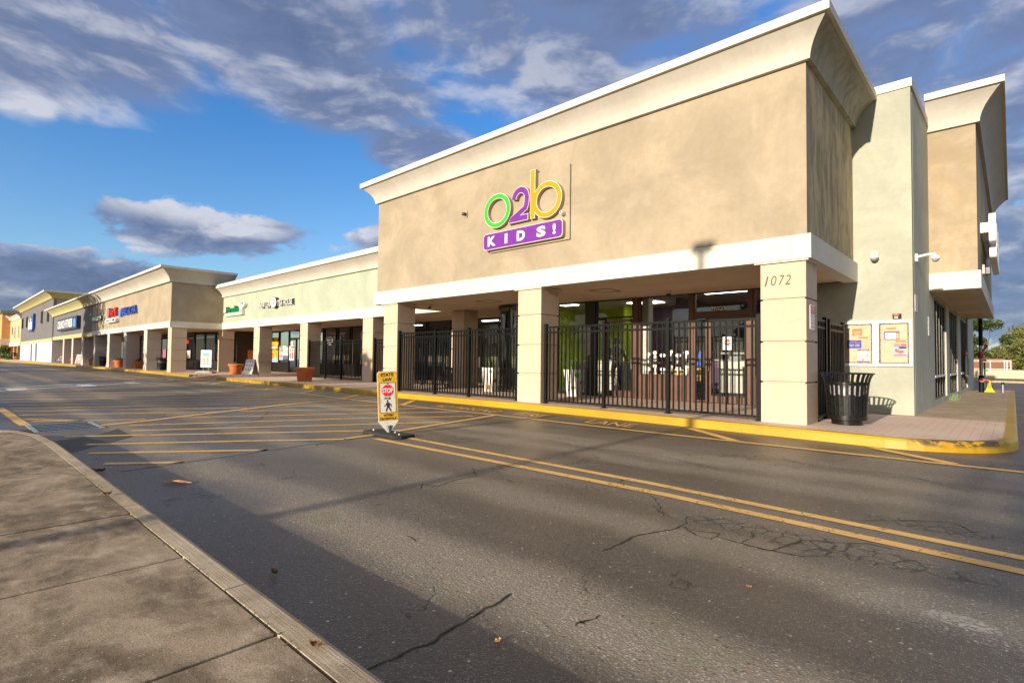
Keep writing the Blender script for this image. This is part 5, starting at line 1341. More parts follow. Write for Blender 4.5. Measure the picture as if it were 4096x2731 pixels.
def notice(label, x0, x1, z0, z1, mat, lines=(), tm='paper', r_=.004, extra=()):
    o = MB(); o.front(rrect(x0, x1, z0, z1, r_), W - .0292, W - .0278); n = o.build('notice_paper', M[mat])
    tag(n, label, 'notice', 'papers pinned in the notice case')
    for (t, a, c, d, e, m_) in lines:
        q = MB(); textf(q, t, x0 + (x1 - x0) * a, x0 + (x1 - x0) * c, z0 + (z1 - z0) * d, z0 + (z1 - z0) * e, W - .0310, offset=.012); q.build('lettering', M[m_], n, merge=False)
    for (a, c, d, e, m_) in extra:
        q = MB(); q.front([(x0 + (x1 - x0) * a, z0 + (z1 - z0) * d), (x0 + (x1 - x0) * c, z0 + (z1 - z0) * d), (x0 + (x1 - x0) * c, z0 + (z1 - z0) * e), (x0 + (x1 - x0) * a, z0 + (z1 - z0) * e)], W - .0305, W - .0294); q.build('printed_area', M[m_], n)
    return n
notice('square orange card reading we have got important things to share', -2.56, -2.38, 1.80, 1.955, 'orangep', [("We've got", .14, .86, .56, .68, 'paper'), ('important', .14, .86, .40, .52, 'paper'), ('things to', .16, .84, .24, .36, 'paper'), ('share!', .25, .75, .08, .20, 'paper')], r_=.015)
notice('thin orange label strip above the blue hours card', -2.45, -2.27, 1.745, 1.775, 'orangep', r_=.013)
notice('blue opening hours card with white and orange lettering', -2.66, -2.39, 1.53, 1.71, 'bluep', [('Current', .3, .7, .80, .92, 'orangep'), ('Hours of Operation', .06, .94, .62, .76, 'orangep'), ('Monday - Friday', .12, .88, .36, .50, 'paper'), ('6:30am - 6:30pm', .1, .9, .2, .33, 'paper')])
notice('newsletter sheet with purple header and footer at the bottom of the left case door', -2.47, -2.245, 1.235, 1.51, 'paper', [('Newsletter', .35, .9, .9, .96, 'paper')], extra=[(0, 1, .86, 1, 'purplep'), (0, 1, 0, .09, 'purplep'), (.08, .5, .3, .68, 'white'), (.55, .92, .42, .68, 'white'), (.35, .55, .14, .24, 'purplep'), (.8, .9, .44, .53, 'orangep')])
notice('thin orange label strip at the top of the right case door', -1.95, -1.765, 1.925, 1.96, 'orangep', r_=.015)
cal = notice('purple bordered calendar sheet with amber side column', -1.985, -1.715, 1.70, 1.885, 'purplep', extra=[(.08, .78, .12, .82, 'paper'), (.80, .96, .12, .76, 'sg_yellow')])
q = MB()
for i in range(1, 5): q.box(-1.963 + i * .038 - .001, -1.963 + i * .038 + .001, W - .0325, W - .0308, 1.725, 1.85)
for i in range(1, 4): q.box(-1.962, -1.776, W - .0328, W - .0311, 1.722 + i * .032 - .001, 1.722 + i * .032 + .001)
q.build('calendar_grid', M['lilac'], cal, merge=False)
notice('thin orange label strip above the butterfly flyer', -1.79, -1.60, 1.655, 1.69, 'orangep', r_=.015)
fl = notice('pink and blue butterfly flyer at the right edge of the case', -1.815, -1.60, 1.37, 1.62, 'magenta', [('Butterfly', .05, .6, .82, .93, 'paper')], extra=[(0, 1, .10, .76, 'skyp'), (.4, 1, .62, .74, 'paper')])
q = MB(); q.front([(-1.80, 1.50), (-1.77, 1.515), (-1.72, 1.48), (-1.74, 1.445), (-1.79, 1.455)][::-1], W - .0325, W - .031); q.build('butterfly', simple('butterfly_print', (.30, .13, .04), .6), fl)
q = MB(); q.front([(-1.77, 1.44), (-1.72, 1.42), (-1.655, 1.43), (-1.64, 1.47), (-1.68, 1.49), (-1.73, 1.475)], W - .0335, W - .0328); q.build('flower', M['red_obj'], fl)
# reader, cameras
r = thing('card_reader', 'small black and red card reader just above the notice case', 'card reader', (-1.75, W, 2.14))
b = MB(); b.box(-1.83, -1.68, W - .05, W - .002, 2.145, 2.245); b.build('case', M['black'], r, bevel=.01)
b = MB(); b.box(-1.805, -1.725, W - .054, W - .0502, 2.20, 2.235); b.build('display', M['red_obj'], r)
b = MB(); b.box(-1.80, -1.735, W - .0545, W - .0502, 2.155, 2.175); b.build('button', M['white_p'], r)
def camera(label, base, nrm, arm):
    r = thing('dome_camera', label, 'security camera', base, 'white dome security cameras')
    base = Vector(base); nrm = Vector(nrm); sd = Vector((-nrm.y, nrm.x, 0))
    b = MB(); P = [base + nrm * .002 + sd * s * .055 + Vector((0, 0, z)) for s in (-1, 1) for z in (-.08, .08)]
    Q = [p + nrm * .05 for p in P]; b.add(P + Q, [(0, 1, 3, 2), (4, 6, 7, 5), (0, 4, 5, 1), (2, 3, 7, 6), (0, 2, 6, 4), (1, 5, 7, 3)]); b.build('bracket', M['white_p'], r, bevel=.008)
    e = base + nrm * arm
    b = MB(); b.tube([base + nrm * .05 + Vector((0, 0, .02)), base + nrm * arm * .6 + Vector((0, 0, .05)), e + Vector((0, 0, .05)), e + Vector((0, 0, -.01))], .028, 12); b.build('arm', M['white_p'], r, smooth=True)
    b = MB(); b.lathe([(0, .01), (.06, .005), (.078, -.02), (.078, -.05), (.068, -.062)], e, 24); b.build('housing', M['white_p'], r, smooth=True)
    b = MB(); b.lathe([(.064, -.061), (.056, -.095), (.03, -.115), (0, -.12)], e, 20); b.build('dome', M['darkglass'] if False else M['bag'], r, smooth=True)
camera('white dome camera in the middle of the sage wing wall', (-2.13, W, 3.50), (0, -1, 0), .14)
camera('white dome camera on a bent arm at the edge of the sage side wall', (-1.48, 14.05, 3.44), (1, 0, 0), .34)
for (x, y, lb) in ((-6.35, 12.6, 'small cream dome camera under the soffit above the plum window'), (-14.1, 11.1, 'small black dome camera under the soffit left of the middle pillar')):
    r = thing('soffit_camera', lb, 'security camera', (x, y, 2.9)); b = MB(); b.lathe([(0, -.005), (.075, -.005), (.075, -.06), (.06, -.07)], (x, y, 2.984), 20); b.build('collar', M['offwhite'], r, smooth=True)
    b = MB(); b.lathe([(.058, -.071), (.05, -.11), (.025, -.13), (0, -.133)], (x, y, 2.984), 18); b.build('dome', M['bronze'], r, smooth=True)
for (x, y, lb) in ((-7.6, 11.6, 'square access hatch in the soffit over the entrance bay'), (-11.8, 11.6, 'square access hatch in the soffit over the bench bay')):
    b = MB(); 
    for a in ((-.3, .3, -.3, -.285), (-.3, .3, .285, .3), (-.3, -.285, -.285, .285), (.285, .3, -.285, .285)): b.box(x + a[0], x + a[1], y + a[2], y + a[3], 2.976, 2.9848)
    tag(b.build('access_hatch', M['brass'], merge=False), lb, 'hatch', 'soffit hatches')
# side wall notices
for (y0_, y1_, z0_, z1_, lb) in ((13.92, 14.28, 2.30, 2.66, 'faded red lettered notice high on the sage side wall'), (16.0, 16.3, 1.88, 2.33, 'narrow white notice on the sage side wall beside the first dark window')):
    r = thing('wall_notice', lb, 'notice', (sx(y0_), y0_, z0_))
    b = MB(); b.prism([(y0_, z0_), (y1_, z0_), (y1_, z1_), (y0_, z1_)], lambda u, v: (sx(u) + .002, u, v), lambda u, v: (sx(u) + .008, u, v)); b.build('plate', M['paper'], r)
    b = MB()
    for i in range(6): text(b, 'NO TRESPASS', (sx(y0_) + .011, y0_ + .03, z1_ - .06 - i * .055), (0, 1, 0), (0, 0, 1), y1_ - y0_ - .06, .035)
    b.build('lettering', M['signred'] if y0_ < 15 else M['lilac'], r, merge=False)
# raceway letters on the bay side wall
r = wall_sign('side_sign', 'white edged channel letters standing off the overhanging bay, seen edge on', BX, 20, 4)
b = MB(); b.box(BX + .002, BX + .16, 18.0, 22.6, 4.55, 4.80); b.build('raceway', M['white_p'], r, bevel=.006, seg=1)
for i, (yy, z0_, z1_, wd) in enumerate(((18.05, 4.32, 5.05, .55), (19.2, 4.3, 5.0, .8), (20.2, 4.2, 4.95, .6), (21.1, 4.2, 5.1, .9), (18.3, 3.95, 4.22, 3.8))):
    b = MB(); b.prism(rrect(yy, yy + wd, z0_, z1_, .1), lambda u, v: (BX + .161, u, v), lambda u, v: (BX + .30, u, v)); b.build('channel_letter', M['white_p'], r, bevel=.01)
r = thing('flood_light', 'dark flood light with cable on the bay side wall below the letters', 'wall light', (BX, 19, 3.6))
b = MB(); b.box(BX + .002, BX + .05, 18.9, 19.1, 3.62, 3.86); b.build('backplate', M['greybox'], r)
b = MB(); b.box(BX + .051, BX + .17, 18.92, 19.15, 3.60, 3.80); b.build('lamp_head', M['bronze'], r, bevel=.015)

# ================================================================== BEHIND THE SHOP GLASS
Y = 13.5
r = thing('reception_counter', 'white panelled counter standing inside behind the left shop door', 'counter', (-9.6, 14.6, .155))
b = MB(); b.box(-11.2, -8.35, 15.4, 15.9, .156, 1.12); b.build('body', M['offwhite'], r, bevel=.006, seg=1)
b = MB(); b.box(-11.3, -8.3, 15.33, 15.97, 1.121, 1.165); b.build('top', M['white_p'], r, bevel=.006, seg=1)
b = MB()
for x in (-10.6, -10.0, -9.4, -8.8): b.box(x - .01, x + .01, 15.392, 15.399, .2, 1.1)
for z in (.45, .75): b.box(-11.1, -8.4, 15.3935, 15.3985, z - .01, z + .01)
b.build('panel_line', M['greybox'], r, merge=False)
for (x, z0, z1, w, m, lb) in ((-10.75, 1.166, 1.42, .2, 'mint', 'mint and white leaflet stand at the left end of the counter'), (-9.9, 1.166, 1.36, .16, 'bluep', 'blue leaflet stand on the white counter'), (-9.75 + .35, 1.166, 1.30, .14, 'sg_yellow', 'small yellow box on the white counter beside the person')):
    b = MB(); b.box(x, x + w, 15.5, 15.62, z0, z1); b.box(x - .01, x + w + .01, 15.49, 15.63, z0, z0 + .02); tag(b.build('leaflet_stand', M[m], bevel=.004, seg=1), lb, 'leaflet stand')
r = thing('filing_cabinet', 'pale drawer cabinet inside the left shop door right of the person', 'cabinet', (-8.6, 14.8, .155))
b = MB(); b.box(-8.95, -8.28, 14.9, 15.3, .156, 1.10); b.build('body', M['offwhite'], r, bevel=.006, seg=1)
for i in range(4):
    b = MB(); b.box(-8.92, -8.31, 14.885, 14.899, .19 + i * .225, .395 + i * .225); d_ = b.build('drawer', M['white_p'], r, bevel=.004, seg=1)
    b = MB(); b.box(-8.68, -8.55, 14.87, 14.884, .31 + i * .225, .325 + i * .225); b.build('handle', M['steel'], d_)
r = thing('white_cabinet', 'cream cabinet with grey counter top behind the right shop door', 'cabinet', (-5.6, 14.8, .155))
b = MB(); b.box(-5.92, -5.12, 14.7, 15.2, .36, 1.23); b.build('body', M['offwhite'], r, bevel=.008, seg=1)
b = MB(); b.box(-5.9, -5.14, 14.75, 15.2, .156, .358); b.build('plinth', M['ink'], r)
b = MB(); b.box(-6.1, -5.05, 14.65, 15.25, 1.231, 1.27); b.box(-6.05, -5.1, 15.1, 15.3, 1.42, 1.47); b.build('top', M['greybox'], r)
r = thing('office_printer', 'black and grey printer on the cream cabinet behind the right door', 'printer', (-5.6, 14.9, 1.27))
b = MB(); b.box(-5.75, -5.35, 14.8, 15.1, 1.271, 1.36); b.build('body', M['greybox'], r, bevel=.02); b = MB(); b.box(-5.7, -5.4, 14.82, 15.05, 1.361, 1.40); b.build('lid', M['ink'], r, bevel=.01)
r = thing('toy_shelf', 'yellow maple shelf unit with red trays left of the right shop door', 'shelf', (-6.5, 14.4, .155))
b = MB(); b.box(-7.25, -6.42, 14.5, 14.9, .156, .98); b.box(-6.40, -6.12, 14.3, 14.7, .156, 1.02); b.build('carcass', M['wood_y'], r, bevel=.006, seg=1)
for i in range(2):
    b = MB(); b.box(-6.42, -6.10, 14.22, 14.29, .2 + i * .25, .225 + i * .25); b.build('tray', M['red_obj'], r)
for i, (m, w) in enumerate((('blue_obj', .09), ('skyp', .07), ('sg_emerald', .05), ('blue_obj', .06))):
    b = MB(); b.box(-6.36, -6.14, 14.215, 14.288, .24 + i * .085 + (.05 if i > 1 else 0), .24 + i * .085 + w + (.05 if i > 1 else 0)); b.build('tray_box', M[m], r)
b = MB(); b.prism([(-6.44, 1.021), (-6.12, 1.021), (-6.05, 1.50), (-6.32, 1.50)], lambda u, v: (u, 14.65, v), lambda u, v: (u, 14.35, v)); tag(b.build('storage_bin', M['blue_obj'], bevel=.01), 'bright blue storage bin on top of the yellow maple shelf', 'storage bin')
for (x, m, h, lb) in ((-7.55, 'red_obj', .2, 'small red toy box on the ledge behind the white window cutouts'), (-6.75, 'skyp', .18, 'teal toy tub on the maple shelf behind the white window cutouts')):
    b = MB(); b.box(x, x + .18, 14.55, 14.75, .985, .985 + h); tag(b.build('toy_box', M[m], bevel=.01), lb, 'toy box')
b = MB(); b.box(-7.9, -7.3, 14.45, 14.95, .156, .98); tag(b.build('low_cabinet', M['darkroom'], bevel=.01), 'dark low cabinet under the red toy box behind the plum window', 'cabinet')
# paper cutouts on the plum window
rr = random.Random(12)
for i in range(6):
    for j in range(2):
        x = -7.42 + i * .225; z = (1.36 if j else .98) + (.07 if i % 2 else 0)
        b = MB(); kind = (i + j) % 3
        if kind == 0:
            P = [(x + .085 * math.cos(t), z + .055 * math.sin(t)) for t in [2 * PI * q / 18 for q in range(18)]]
            b.front(P, Y - .008, Y - .006); b.front([(x - .018, z - .20), (x + .018, z - .20), (x + .018, z - .04), (x - .018, z - .04)], Y - .0085, Y - .0055)
        elif kind == 1:
            b.front([(x - .075, z - .01), (x - .07, z + .07), (x + .07, z + .07), (x + .075, z - .01), (x + .03, z - .02), (x + .028, z - .15), (x + .05, z - .20), (x, z - .235), (x - .045, z - .2), (x - .028, z - .15), (x - .03, z - .02)][::-1], Y - .008, Y - .006)
        else:
            P = [(x + .08 * math.cos(t), z + .05 * math.sin(t)) for t in [2 * PI * q / 18 for q in range(18)]]
            b.front(P, Y - .008, Y - .006)
            for q in range(2 + j): b.front([(x + .052 * math.cos(t), z - .10 - q * .055 + .022 * math.sin(t)) for t in [2 * PI * s / 14 for s in range(14)]], Y - .0085 - q * .0005, Y - .0055)
            b.front([(x - .014, z - .22), (x + .014, z - .22), (x + .014, z - .04), (x - .014, z - .04)], Y - .0095, Y - .005)
        ordn = ('first', 'second', 'third', 'fourth', 'fifth', 'sixth')[i]
        tag(b.build('window_cutout', M['paper'], merge=False), '%s white %s cutout from the left in the %s row on the plum window' % (ordn, ('spoon shaped', 'key shaped', 'stacked oval')[kind], 'upper' if j else 'lower'), 'window decal', 'white paper cutouts on the plum window')
r = thing('door_notice', 'white paper with red stop octagon on the right shop door', 'notice', (-5.2, Y, 1.5))
b = MB(); b.box(-5.33, -5.11, Y - .012, Y - .006, 1.50, 1.83); b.build('sheet', M['paper'], r)
b = MB(); b.front([(-5.215 + .085 * math.cos(R_(22.5 + 45 * i)), 1.69 + .085 * math.sin(R_(22.5 + 45 * i))) for i in range(8)], Y - .0145, Y - .0125); b.build('octagon', M['signred'], r)
b = MB(); textf(b, 'STOP', -5.285, -5.145, 1.665, 1.715, Y - .0155, offset=.02); b.build('lettering', M['paper'], r, merge=False)
r = thing('number_plate', 'white 1072 number plate on the transom above the right shop door', 'street number', (-5.4, Y, 2.46))
b = MB(); b.box(-5.60, -5.26, Y - .012, Y - .006, 2.455, 2.60); b.build('plate', M['white_p'], r)
b = MB(); textf(b, '1072', -5.575, -5.285, 2.475, 2.58, Y - .0135, offset=.03); b.build('numerals', M['ink'], r, merge=False)
# posters on the sage building windows
Y = 16.4
def poster(label, x0, x1, z0, z1, mat, parts=(), y=Y, txt=()):
    b = MB(); b.box(x0, x1, y - .06, y - .052, z0, z1); p = tag(b.build('window_poster', M[mat]), label, 'poster', 'posters on the sage building shop windows')
    for i, (a, c, d, e, m_) in enumerate(parts):
        q = MB(); q.front([(x0 + (x1 - x0) * a, z0 + (z1 - z0) * d), (x0 + (x1 - x0) * c, z0 + (z1 - z0) * d), (x0 + (x1 - x0) * c, z0 + (z1 - z0) * e), (x0 + (x1 - x0) * a, z0 + (z1 - z0) * e)], y - .063 - i * .0006, y - .0605); q.build('printed_area', M[m_], p)
    for (t, a, c, d, e, m_) in txt:
        q = MB(); textf(q, t, x0 + (x1 - x0) * a, x0 + (x1 - x0) * c, z0 + (z1 - z0) * d, z0 + (z1 - z0) * e, y - .069, offset=.03); q.build('lettering', M[m_], p, merge=False)
    return p
poster('tall bright fruit poster with pale blue foot in the first window', -38.85, -37.62, .82, 2.55, 'fruit', [(0, 1, 0, .15, 'skyp')], txt=(('PARADISE', .05, .95, .56, .63, 'paper'),))
poster('narrow mint to lilac menu poster right of the fruit poster', -37.42, -36.82, .98, 1.93, 'mint', [(0, 1, 0, .45, 'lilac'), (.1, .4, .62, .8, 'orangep'), (.55, .85, .62, .8, 'leafbrown'), (.1, .4, .2, .36, 'orangep'), (.55, .85, .2, .36, 'orangep')], txt=(('MENU', .15, .85, .88, .95, 'ink'),))
poster('cream menu poster with red header beside the shop door', -36.8, -36.06, 1.30, 1.95, 'paper', [(.6, 1, .86, 1, 'red_obj'), (.08, .3, .2, .8, 'kraft'), (.4, .62, .1, .75, 'kraft'), (.72, .92, .2, .7, 'orangep')])
poster('red and white drinks poster on the sage building shop door', -35.85, -35.2, .97, 1.93, 'paper', [(.4, 1, .85, .97, 'red_obj'), (.1, .4, .12, .5, 'magenta'), (.58, .85, .12, .55, 'signred'), (.15, .4, .62, .78, 'magenta'), (.6, .85, .62, .78, 'leafbrown')])
poster('small plain white sheet above the drinks poster on the door', -35.65, -35.38, 1.98, 2.22, 'paper')
r = thing('window_emblem', 'round white tea leaf emblem on the glass behind the middle black fence', 'window decal', (-30.4, Y, 2))
b = MB(); ring(b, -30.4, 2.2, .34, .26, .30, .22, Y - .058, Y - .054, 28); ring(b, -30.4, 2.2, .2, .15, .16, .11, Y - .058, Y - .054, 24); stroke(b, [(-30.4, 1.98), (-30.4, 2.4)], .03, Y - .0585, Y - .0535); b.build('ring', M['white_p'], r, merge=False)
for (x, z0, z1, m, lb) in ((-46.6, 1.0, 1.6, 'paper', 'white sheet on the dark window by the corner pillar'), (-53.0, .95, 1.7, 'magenta', 'pink poster in the dark window left of the second pillar')):
    b = MB(); b.box(x - .4, x + .4, 13.33, 13.345, z0, z1); tag(b.build('window_poster', M[m]), lb, 'poster', 'posters on the dark colonnade windows')
b = MB(); b.box(-48.0, -47.2, 13.32, 13.34, 2.15, 2.42); tag(b.build('lit_sign', M['neon']), 'small glowing red sign high in the dark colonnade window', 'sign')
b = MB(); b.box(-40.19, -40.185, 15.3, 15.65, .95, 1.65); tag(b.build('wall_poster', M['orangep']), 'narrow orange poster on the dark return wall left of the sandwich board', 'poster')

# ================================================================== PEOPLE
def person(label, loc, rz, ht, joints, edges, rad, bands, hair, face=True, scale=1.0):
    me = bpy.data.meshes.new('body'); me.from_pydata([j for j in joints], edges, [])
    o = bpy.data.objects.new('body_base', me); COL.objects.link(o)
    md = o.modifiers.new('skin', 'SKIN'); md.use_smooth_shade = True; md.branch_smoothing = .6
    sv = me.skin_vertices[0].data
    for i, q in enumerate(rad): sv[i].radius = q if isinstance(q, tuple) else (q, q)
    sv[0].use_root = True
    s2 = o.modifiers.new('sub', 'SUBSURF'); s2.levels = 2; s2.render_levels = 2
    dg = bpy.context.evaluated_depsgraph_get(); dg.update()
    m2 = bpy.data.meshes.new_from_object(o.evaluated_get(dg)); bpy.data.objects.remove(o); bpy.data.meshes.remove(me)
    m2.name = 'person'; m2.materials.clear()
    for m_ in ('skin',) + tuple(x[2] for x in bands): m2.materials.append(M[m_])
    for p in m2.polygons:
        c = p.center; p.material_index = 0; p.use_smooth = True
        for i, (fn, _, _) in enumerate(bands):
            if fn(c): p.material_index = i + 1
    r = thing('person', label, 'person', (0, 0, 0))
    bo = bpy.data.objects.new('body', m2); COL.objects.link(bo); bo.parent = r
    hc = joints[HEAD]
    if hair:
        b = MB(); b.sphere((hc[0], hc[1] + .018, hc[2] + .03), .108, 16, 10, (1, 1.05, 1.05))
        v2 = [(x, y, z) for x, y, z in b.v]
        b.v = [(x, y if y > hc[1] - .055 else hc[1] - .055 - .0, z) for x, y, z in v2]
        b.sphere((hc[0], hc[1] + .10, hc[2] + .02), .06, 10, 8, (1, .8, 1.5))
        b.build('hair', M[hair], r, smooth=True, merge=False)
    if face:
        b = MB()
        for s in (-1, 1): b.sphere((hc[0] + s * .034, hc[1] - .088, hc[2] + .012), .012, 8, 6, (1.2, .5, .7))
        b.build('eyes', M['ink'], r, smooth=True, merge=False)
        b = MB(); b.sphere((hc[0], hc[1] - .098, hc[2] - .018), .015, 8, 6, (.8, 1, 1.4)); b.build('nose', M['skin'], r, smooth=True)
        b = MB(); b.sphere((hc[0], hc[1] - .086, hc[2] - .055), .024, 8, 6, (1, .4, .25)); b.build('mouth', M['pink'], r, smooth=True)
    r.location = loc; r.rotation_euler = (0, 0, rz); r.scale = (scale,) * 3
    return r
HEAD = 4
# pelvis,waist,chest,neck,head,headtop | R: shoulder elbow wrist, hip knee ankle toe | L ...
def body(rs, re, rw, ls, le, lw, rk=(-.11, 0, .50), ra=(-.12, .03, .09), lk=(.11, -.02, .50), la=(.13, .02, .09)):
    J = [(0, 0, .95), (0, .0, 1.10), (0, .01, 1.32), (0, 0, 1.49), (0, -.015, 1.60), (0, -.01, 1.70),
         (-.18, .01, 1.40), re, rw, (-.10, 0, .88), rk, ra, (ra[0] - .01, ra[1] - .15, .03),
         (.18, .01, 1.40), le, lw, (.10, 0, .88), lk, la, (la[0] + .01, la[1] - .15, .03)]
    E = [(0, 1), (1, 2), (2, 3), (3, 4), (4, 5), (2, 6), (6, 7), (7, 8), (0, 9), (9, 10), (10, 11), (11, 12), (2, 13), (13, 14), (14, 15), (0, 16), (16, 17), (17, 18), (18, 19)]
    Rd = [(.155, .115), (.14, .10), (.165, .11), .055, .085, .07, .062, .045, .032, (.095, .095), .06, .042, .035, .062, .045, .032, (.095, .095), .06, .042, .035]
    for w in (8, 15):
        p = Vector(J[w]); d = (p - Vector(J[w - 1])).normalized(); sd = d.cross(Vector((0, 0, 1)));
        if sd.length < .1: sd = Vector((0, 1, 0))
        sd.normalize(); k = len(J)
        J.append(tuple(p + d * .08)); E.append((w, k)); Rd.append((.036, .02))
        for q in range(4):
            base = k; n0 = len(J); off = sd * (-.03 + .02 * q); L = (.062, .075, .07, .052)[q]
            J.append(tuple(p + d * .095 + off)); J.append(tuple(p + d * (.095 + L * .6) + off + Vector((0, 0, -.01)))); J.append(tuple(p + d * (.095 + L) + off + Vector((0, 0, -.03))))
            E += [(base, n0), (n0, n0 + 1), (n0 + 1, n0 + 2)]; Rd += [.0095, .0088, .0075]
        n0 = len(J); J.append(tuple(p + d * .035 - sd * .045)); J.append(tuple(p + d * .075 - sd * .06)); E += [(w, n0), (n0, n0 + 1)]; Rd += [.0125, .0095]
    return J, E, Rd
J, E_, Rd = body(None, (-.24, -.02, 1.16), (-.10, -.20, 1.06), None, (.25, -.02, 1.16), (.34, -.20, 1.12))
person('person in black clothing standing behind the left shop door with hands in front', (-9.08, 14.55, .158), R_(30), 1.72, J, E_, Rd,
       [(lambda c: c[2] < 1.50 and (abs(c[0]) < .30 or c[2] > 1.15) and c[1] > -.165, 0, 'dark_cloth'), (lambda c: c[2] < .12, 0, 'ink')], 'hair')
b = MB(); 
J, E_, Rd = body(None, (-.25, .02, 1.16), (-.24, -.06, .93), None, (.25, .02, 1.16), (.26, .05, .93), rk=(-.1, -.08, .5), ra=(-.1, -.12, .09), lk=(.1, .04, .5), la=(.1, .2, .1))
person('distant person in a dark top and pale legs walking beside the far left kerb', (-108.0, 8.0, .08), R_(75), 1.6, J, E_, Rd,
       [(lambda c: .80 < c[2] < 1.48, 0, 'dark_cloth'), (lambda c: c[2] < .12, 0, 'white_p')], 'hair', True, .92)

# ================================================================== RIGHT SIDE CLUTTER
PX = -0.90; PY = 27.6
r = thing('fire_riser', 'black and grey sprinkler riser with red valves ending the sage side wall', 'pipe', (PX, PY, .15))
b = MB(); b.tube([(PX, PY, .15), (PX, PY, .8)], .085, 16); b.build('base_pipe', M['black'], r, smooth=True); b = MB(); b.tube([(PX, PY, 1.95), (PX, PY, 3.0)], .065, 14); b.build('black_pipe', M['black'], r, smooth=True)
b = MB(); b.tube([(PX, PY, .8), (PX, PY, 1.95)], .055, 14); b.build('grey_pipe', M['steel'], r, smooth=True)
b = MB(); b.tube([(PX, PY, 1.45), (PX, PY, 1.68)], .085, 14); b.tube([(PX + .05, PY, 1.72), (PX + .18, PY, 1.95)], .04, 10); b.box(PX + .06, PX + .16, PY - .06, PY + .06, 1.34, 1.42); b.box(PX + .1, PX + .2, PY - .05, PY + .05, 1.9, 2.0); b.build('red_valve', M['red'], r, smooth=True)
b = MB(); b.tube([(PX, PY - .02, .62), (PX + .02, PY - .22, .62)], .055, 14); b.tube([(PX + .02, PY - .2, .62), (PX + .02, PY - .25, .62)], .085, 18); b.build('hose_cap', M['pink'], r, smooth=True)
b = MB(); b.tube([(PX + .05, PY - .1, .62), (PX + .22, PY - .1, .62)], .035, 12); b.build('side_outlet', M['red'], r, smooth=True)
b = MB(); b.tube([(PX + .10, PY, .3), (PX + .10, PY, 1.3)], .03, 10); b.box(PX + .08, PX + .2, PY - .05, PY + .05, .95, 1.05); b.build('side_pipe', M['sg_dkgreen'], r, smooth=True)
r = thing('electric_box', 'tall grey electrical enclosure with a bent white conduit on the end of the side wall', 'electrical box', (-1.3, 27.5, .75))
ex = sx(26.6)
b = MB(); b.box(ex + .002, ex + .14, 26.35, 26.95, .80, 1.42); b.build('case', M['greybox'], r, bevel=.01, seg=1)
b = MB(); b.tube([(ex + .05, 26.3, 1.5), (ex + .05, 26.25, 1.3), (ex + .05, 26.25, .95), (ex + .05, 26.4, .78), (ex + .08, 26.9, .7)], .016, 8); b.build('conduit', M['white_p'], r, smooth=True)
b = MB(); b.tube([(ex + .06, 27.0, 1.42), (ex + .06, 27.0, 3.0)], .03, 8); b.build('riser_conduit', M['greybox'], r, smooth=True)
r = thing('alarm_bell', 'red fire alarm horn on the side wall above the grey box', 'alarm', (ex, 26.3, 1.55))
b = MB(); b.box(ex + .002, ex + .06, 26.2, 26.42, 1.52, 1.72); b.build('body', M['red'], r, bevel=.015); b = MB(); b.sphere((ex + .07, 26.31, 1.62), .04, 10, 8, (.6, 1, 1)); b.build('lens', M['white_p'], r, smooth=True)
r = thing('floor_sign', 'bright yellow folding wet floor cone behind the sprinkler riser', 'floor sign', (-.66, 27.9, .15))
b = MB(); b.prism([(-.86, .155), (-.50, .155), (-.56, .22), (-.62, .36), (-.645, .6), (-.70, .62), (-.74, .36), (-.79, .22)], lambda u, v: (u, 28.0 - (v - .155) * .2, v), lambda u, v: (u, 27.96 - (v - .155) * .2, v)); b.build('panel', M['yel_obj'], r)
b = MB(); b.box(-.705, -.69, 27.85, 27.9, .3, .52); b.box(-.665, -.65, 27.85, 27.9, .3, .5); b.build('slot', M['leafbrown'], r)
r = thing('short_post', 'short grey metal post with dark cap at the end of the side walk', 'bollard', (-.29, 27.7, .15))
b = MB(); b.tube([(-.29, 27.7, .15), (-.29, 27.7, .50)], .03, 12); b.build('post', M['steel'], r, smooth=True); b = MB(); b.tube([(-.29, 27.7, .46), (-.29, 27.7, .56)], .045, 12); b.build('cap', M['bronze'], r, smooth=True)
b = MB(); rr = random.Random(6)
for i in range(60):
    x = sx(20.6) + rr.uniform(.02, .22); y = rr.uniform(20.2, 21.1); h = rr.uniform(.06, .26); dx = rr.uniform(-.05, .08)
    b.add([(x, y, .148), (x + .012, y, .148), (x + dx, y + rr.uniform(-.05, .05), .148 + h)], [(0, 1, 2)])
tag(b.build('weed_tuft', M['spike'], merge=False), 'small dry weed tuft at the foot of the sage side wall', 'weed')

# ---- beyond the side lot
b = MB(); b.quad((-40, 50.3, .02), (60, 50.3, .02), (60, 61, .10), (-40, 61, .10)); b.quad((-40, 61.9, .08), (60, 61.9, .08), (60, 140, .3), (-40, 140, .3)); tag(struct(b.build('lawn_ground', M['grassm'])))
b = MB(); b.box(-40, 60, 50.0, 50.3, -.01, .13); struct(b.build('kerb', M['kerb_c']))
b = MB(); b.box(-30, 50, 61.0, 61.25, .05, .76); b.box(-30, 50, 60.96, 61.29, .76, .80)
tag(b.build('garden_wall', simple('cream_block_wall', (.62, .50, .36), .9), merge=False), 'low cream wall across the grass behind the side lot', 'wall')
r = thing('chain_fence', 'pale chain link fence with steel posts standing on the low cream wall', 'fence', (-1, 61.1, .8))
for x in (-9, -7.2, -5.4, -3.4, -1.4, -.52, -.36, -.13):
    b = MB(); b.tube([(x, 61.12, .80), (x, 61.12, 1.62)], .035, 8); b.build('post', M['white_p'], r, smooth=True)
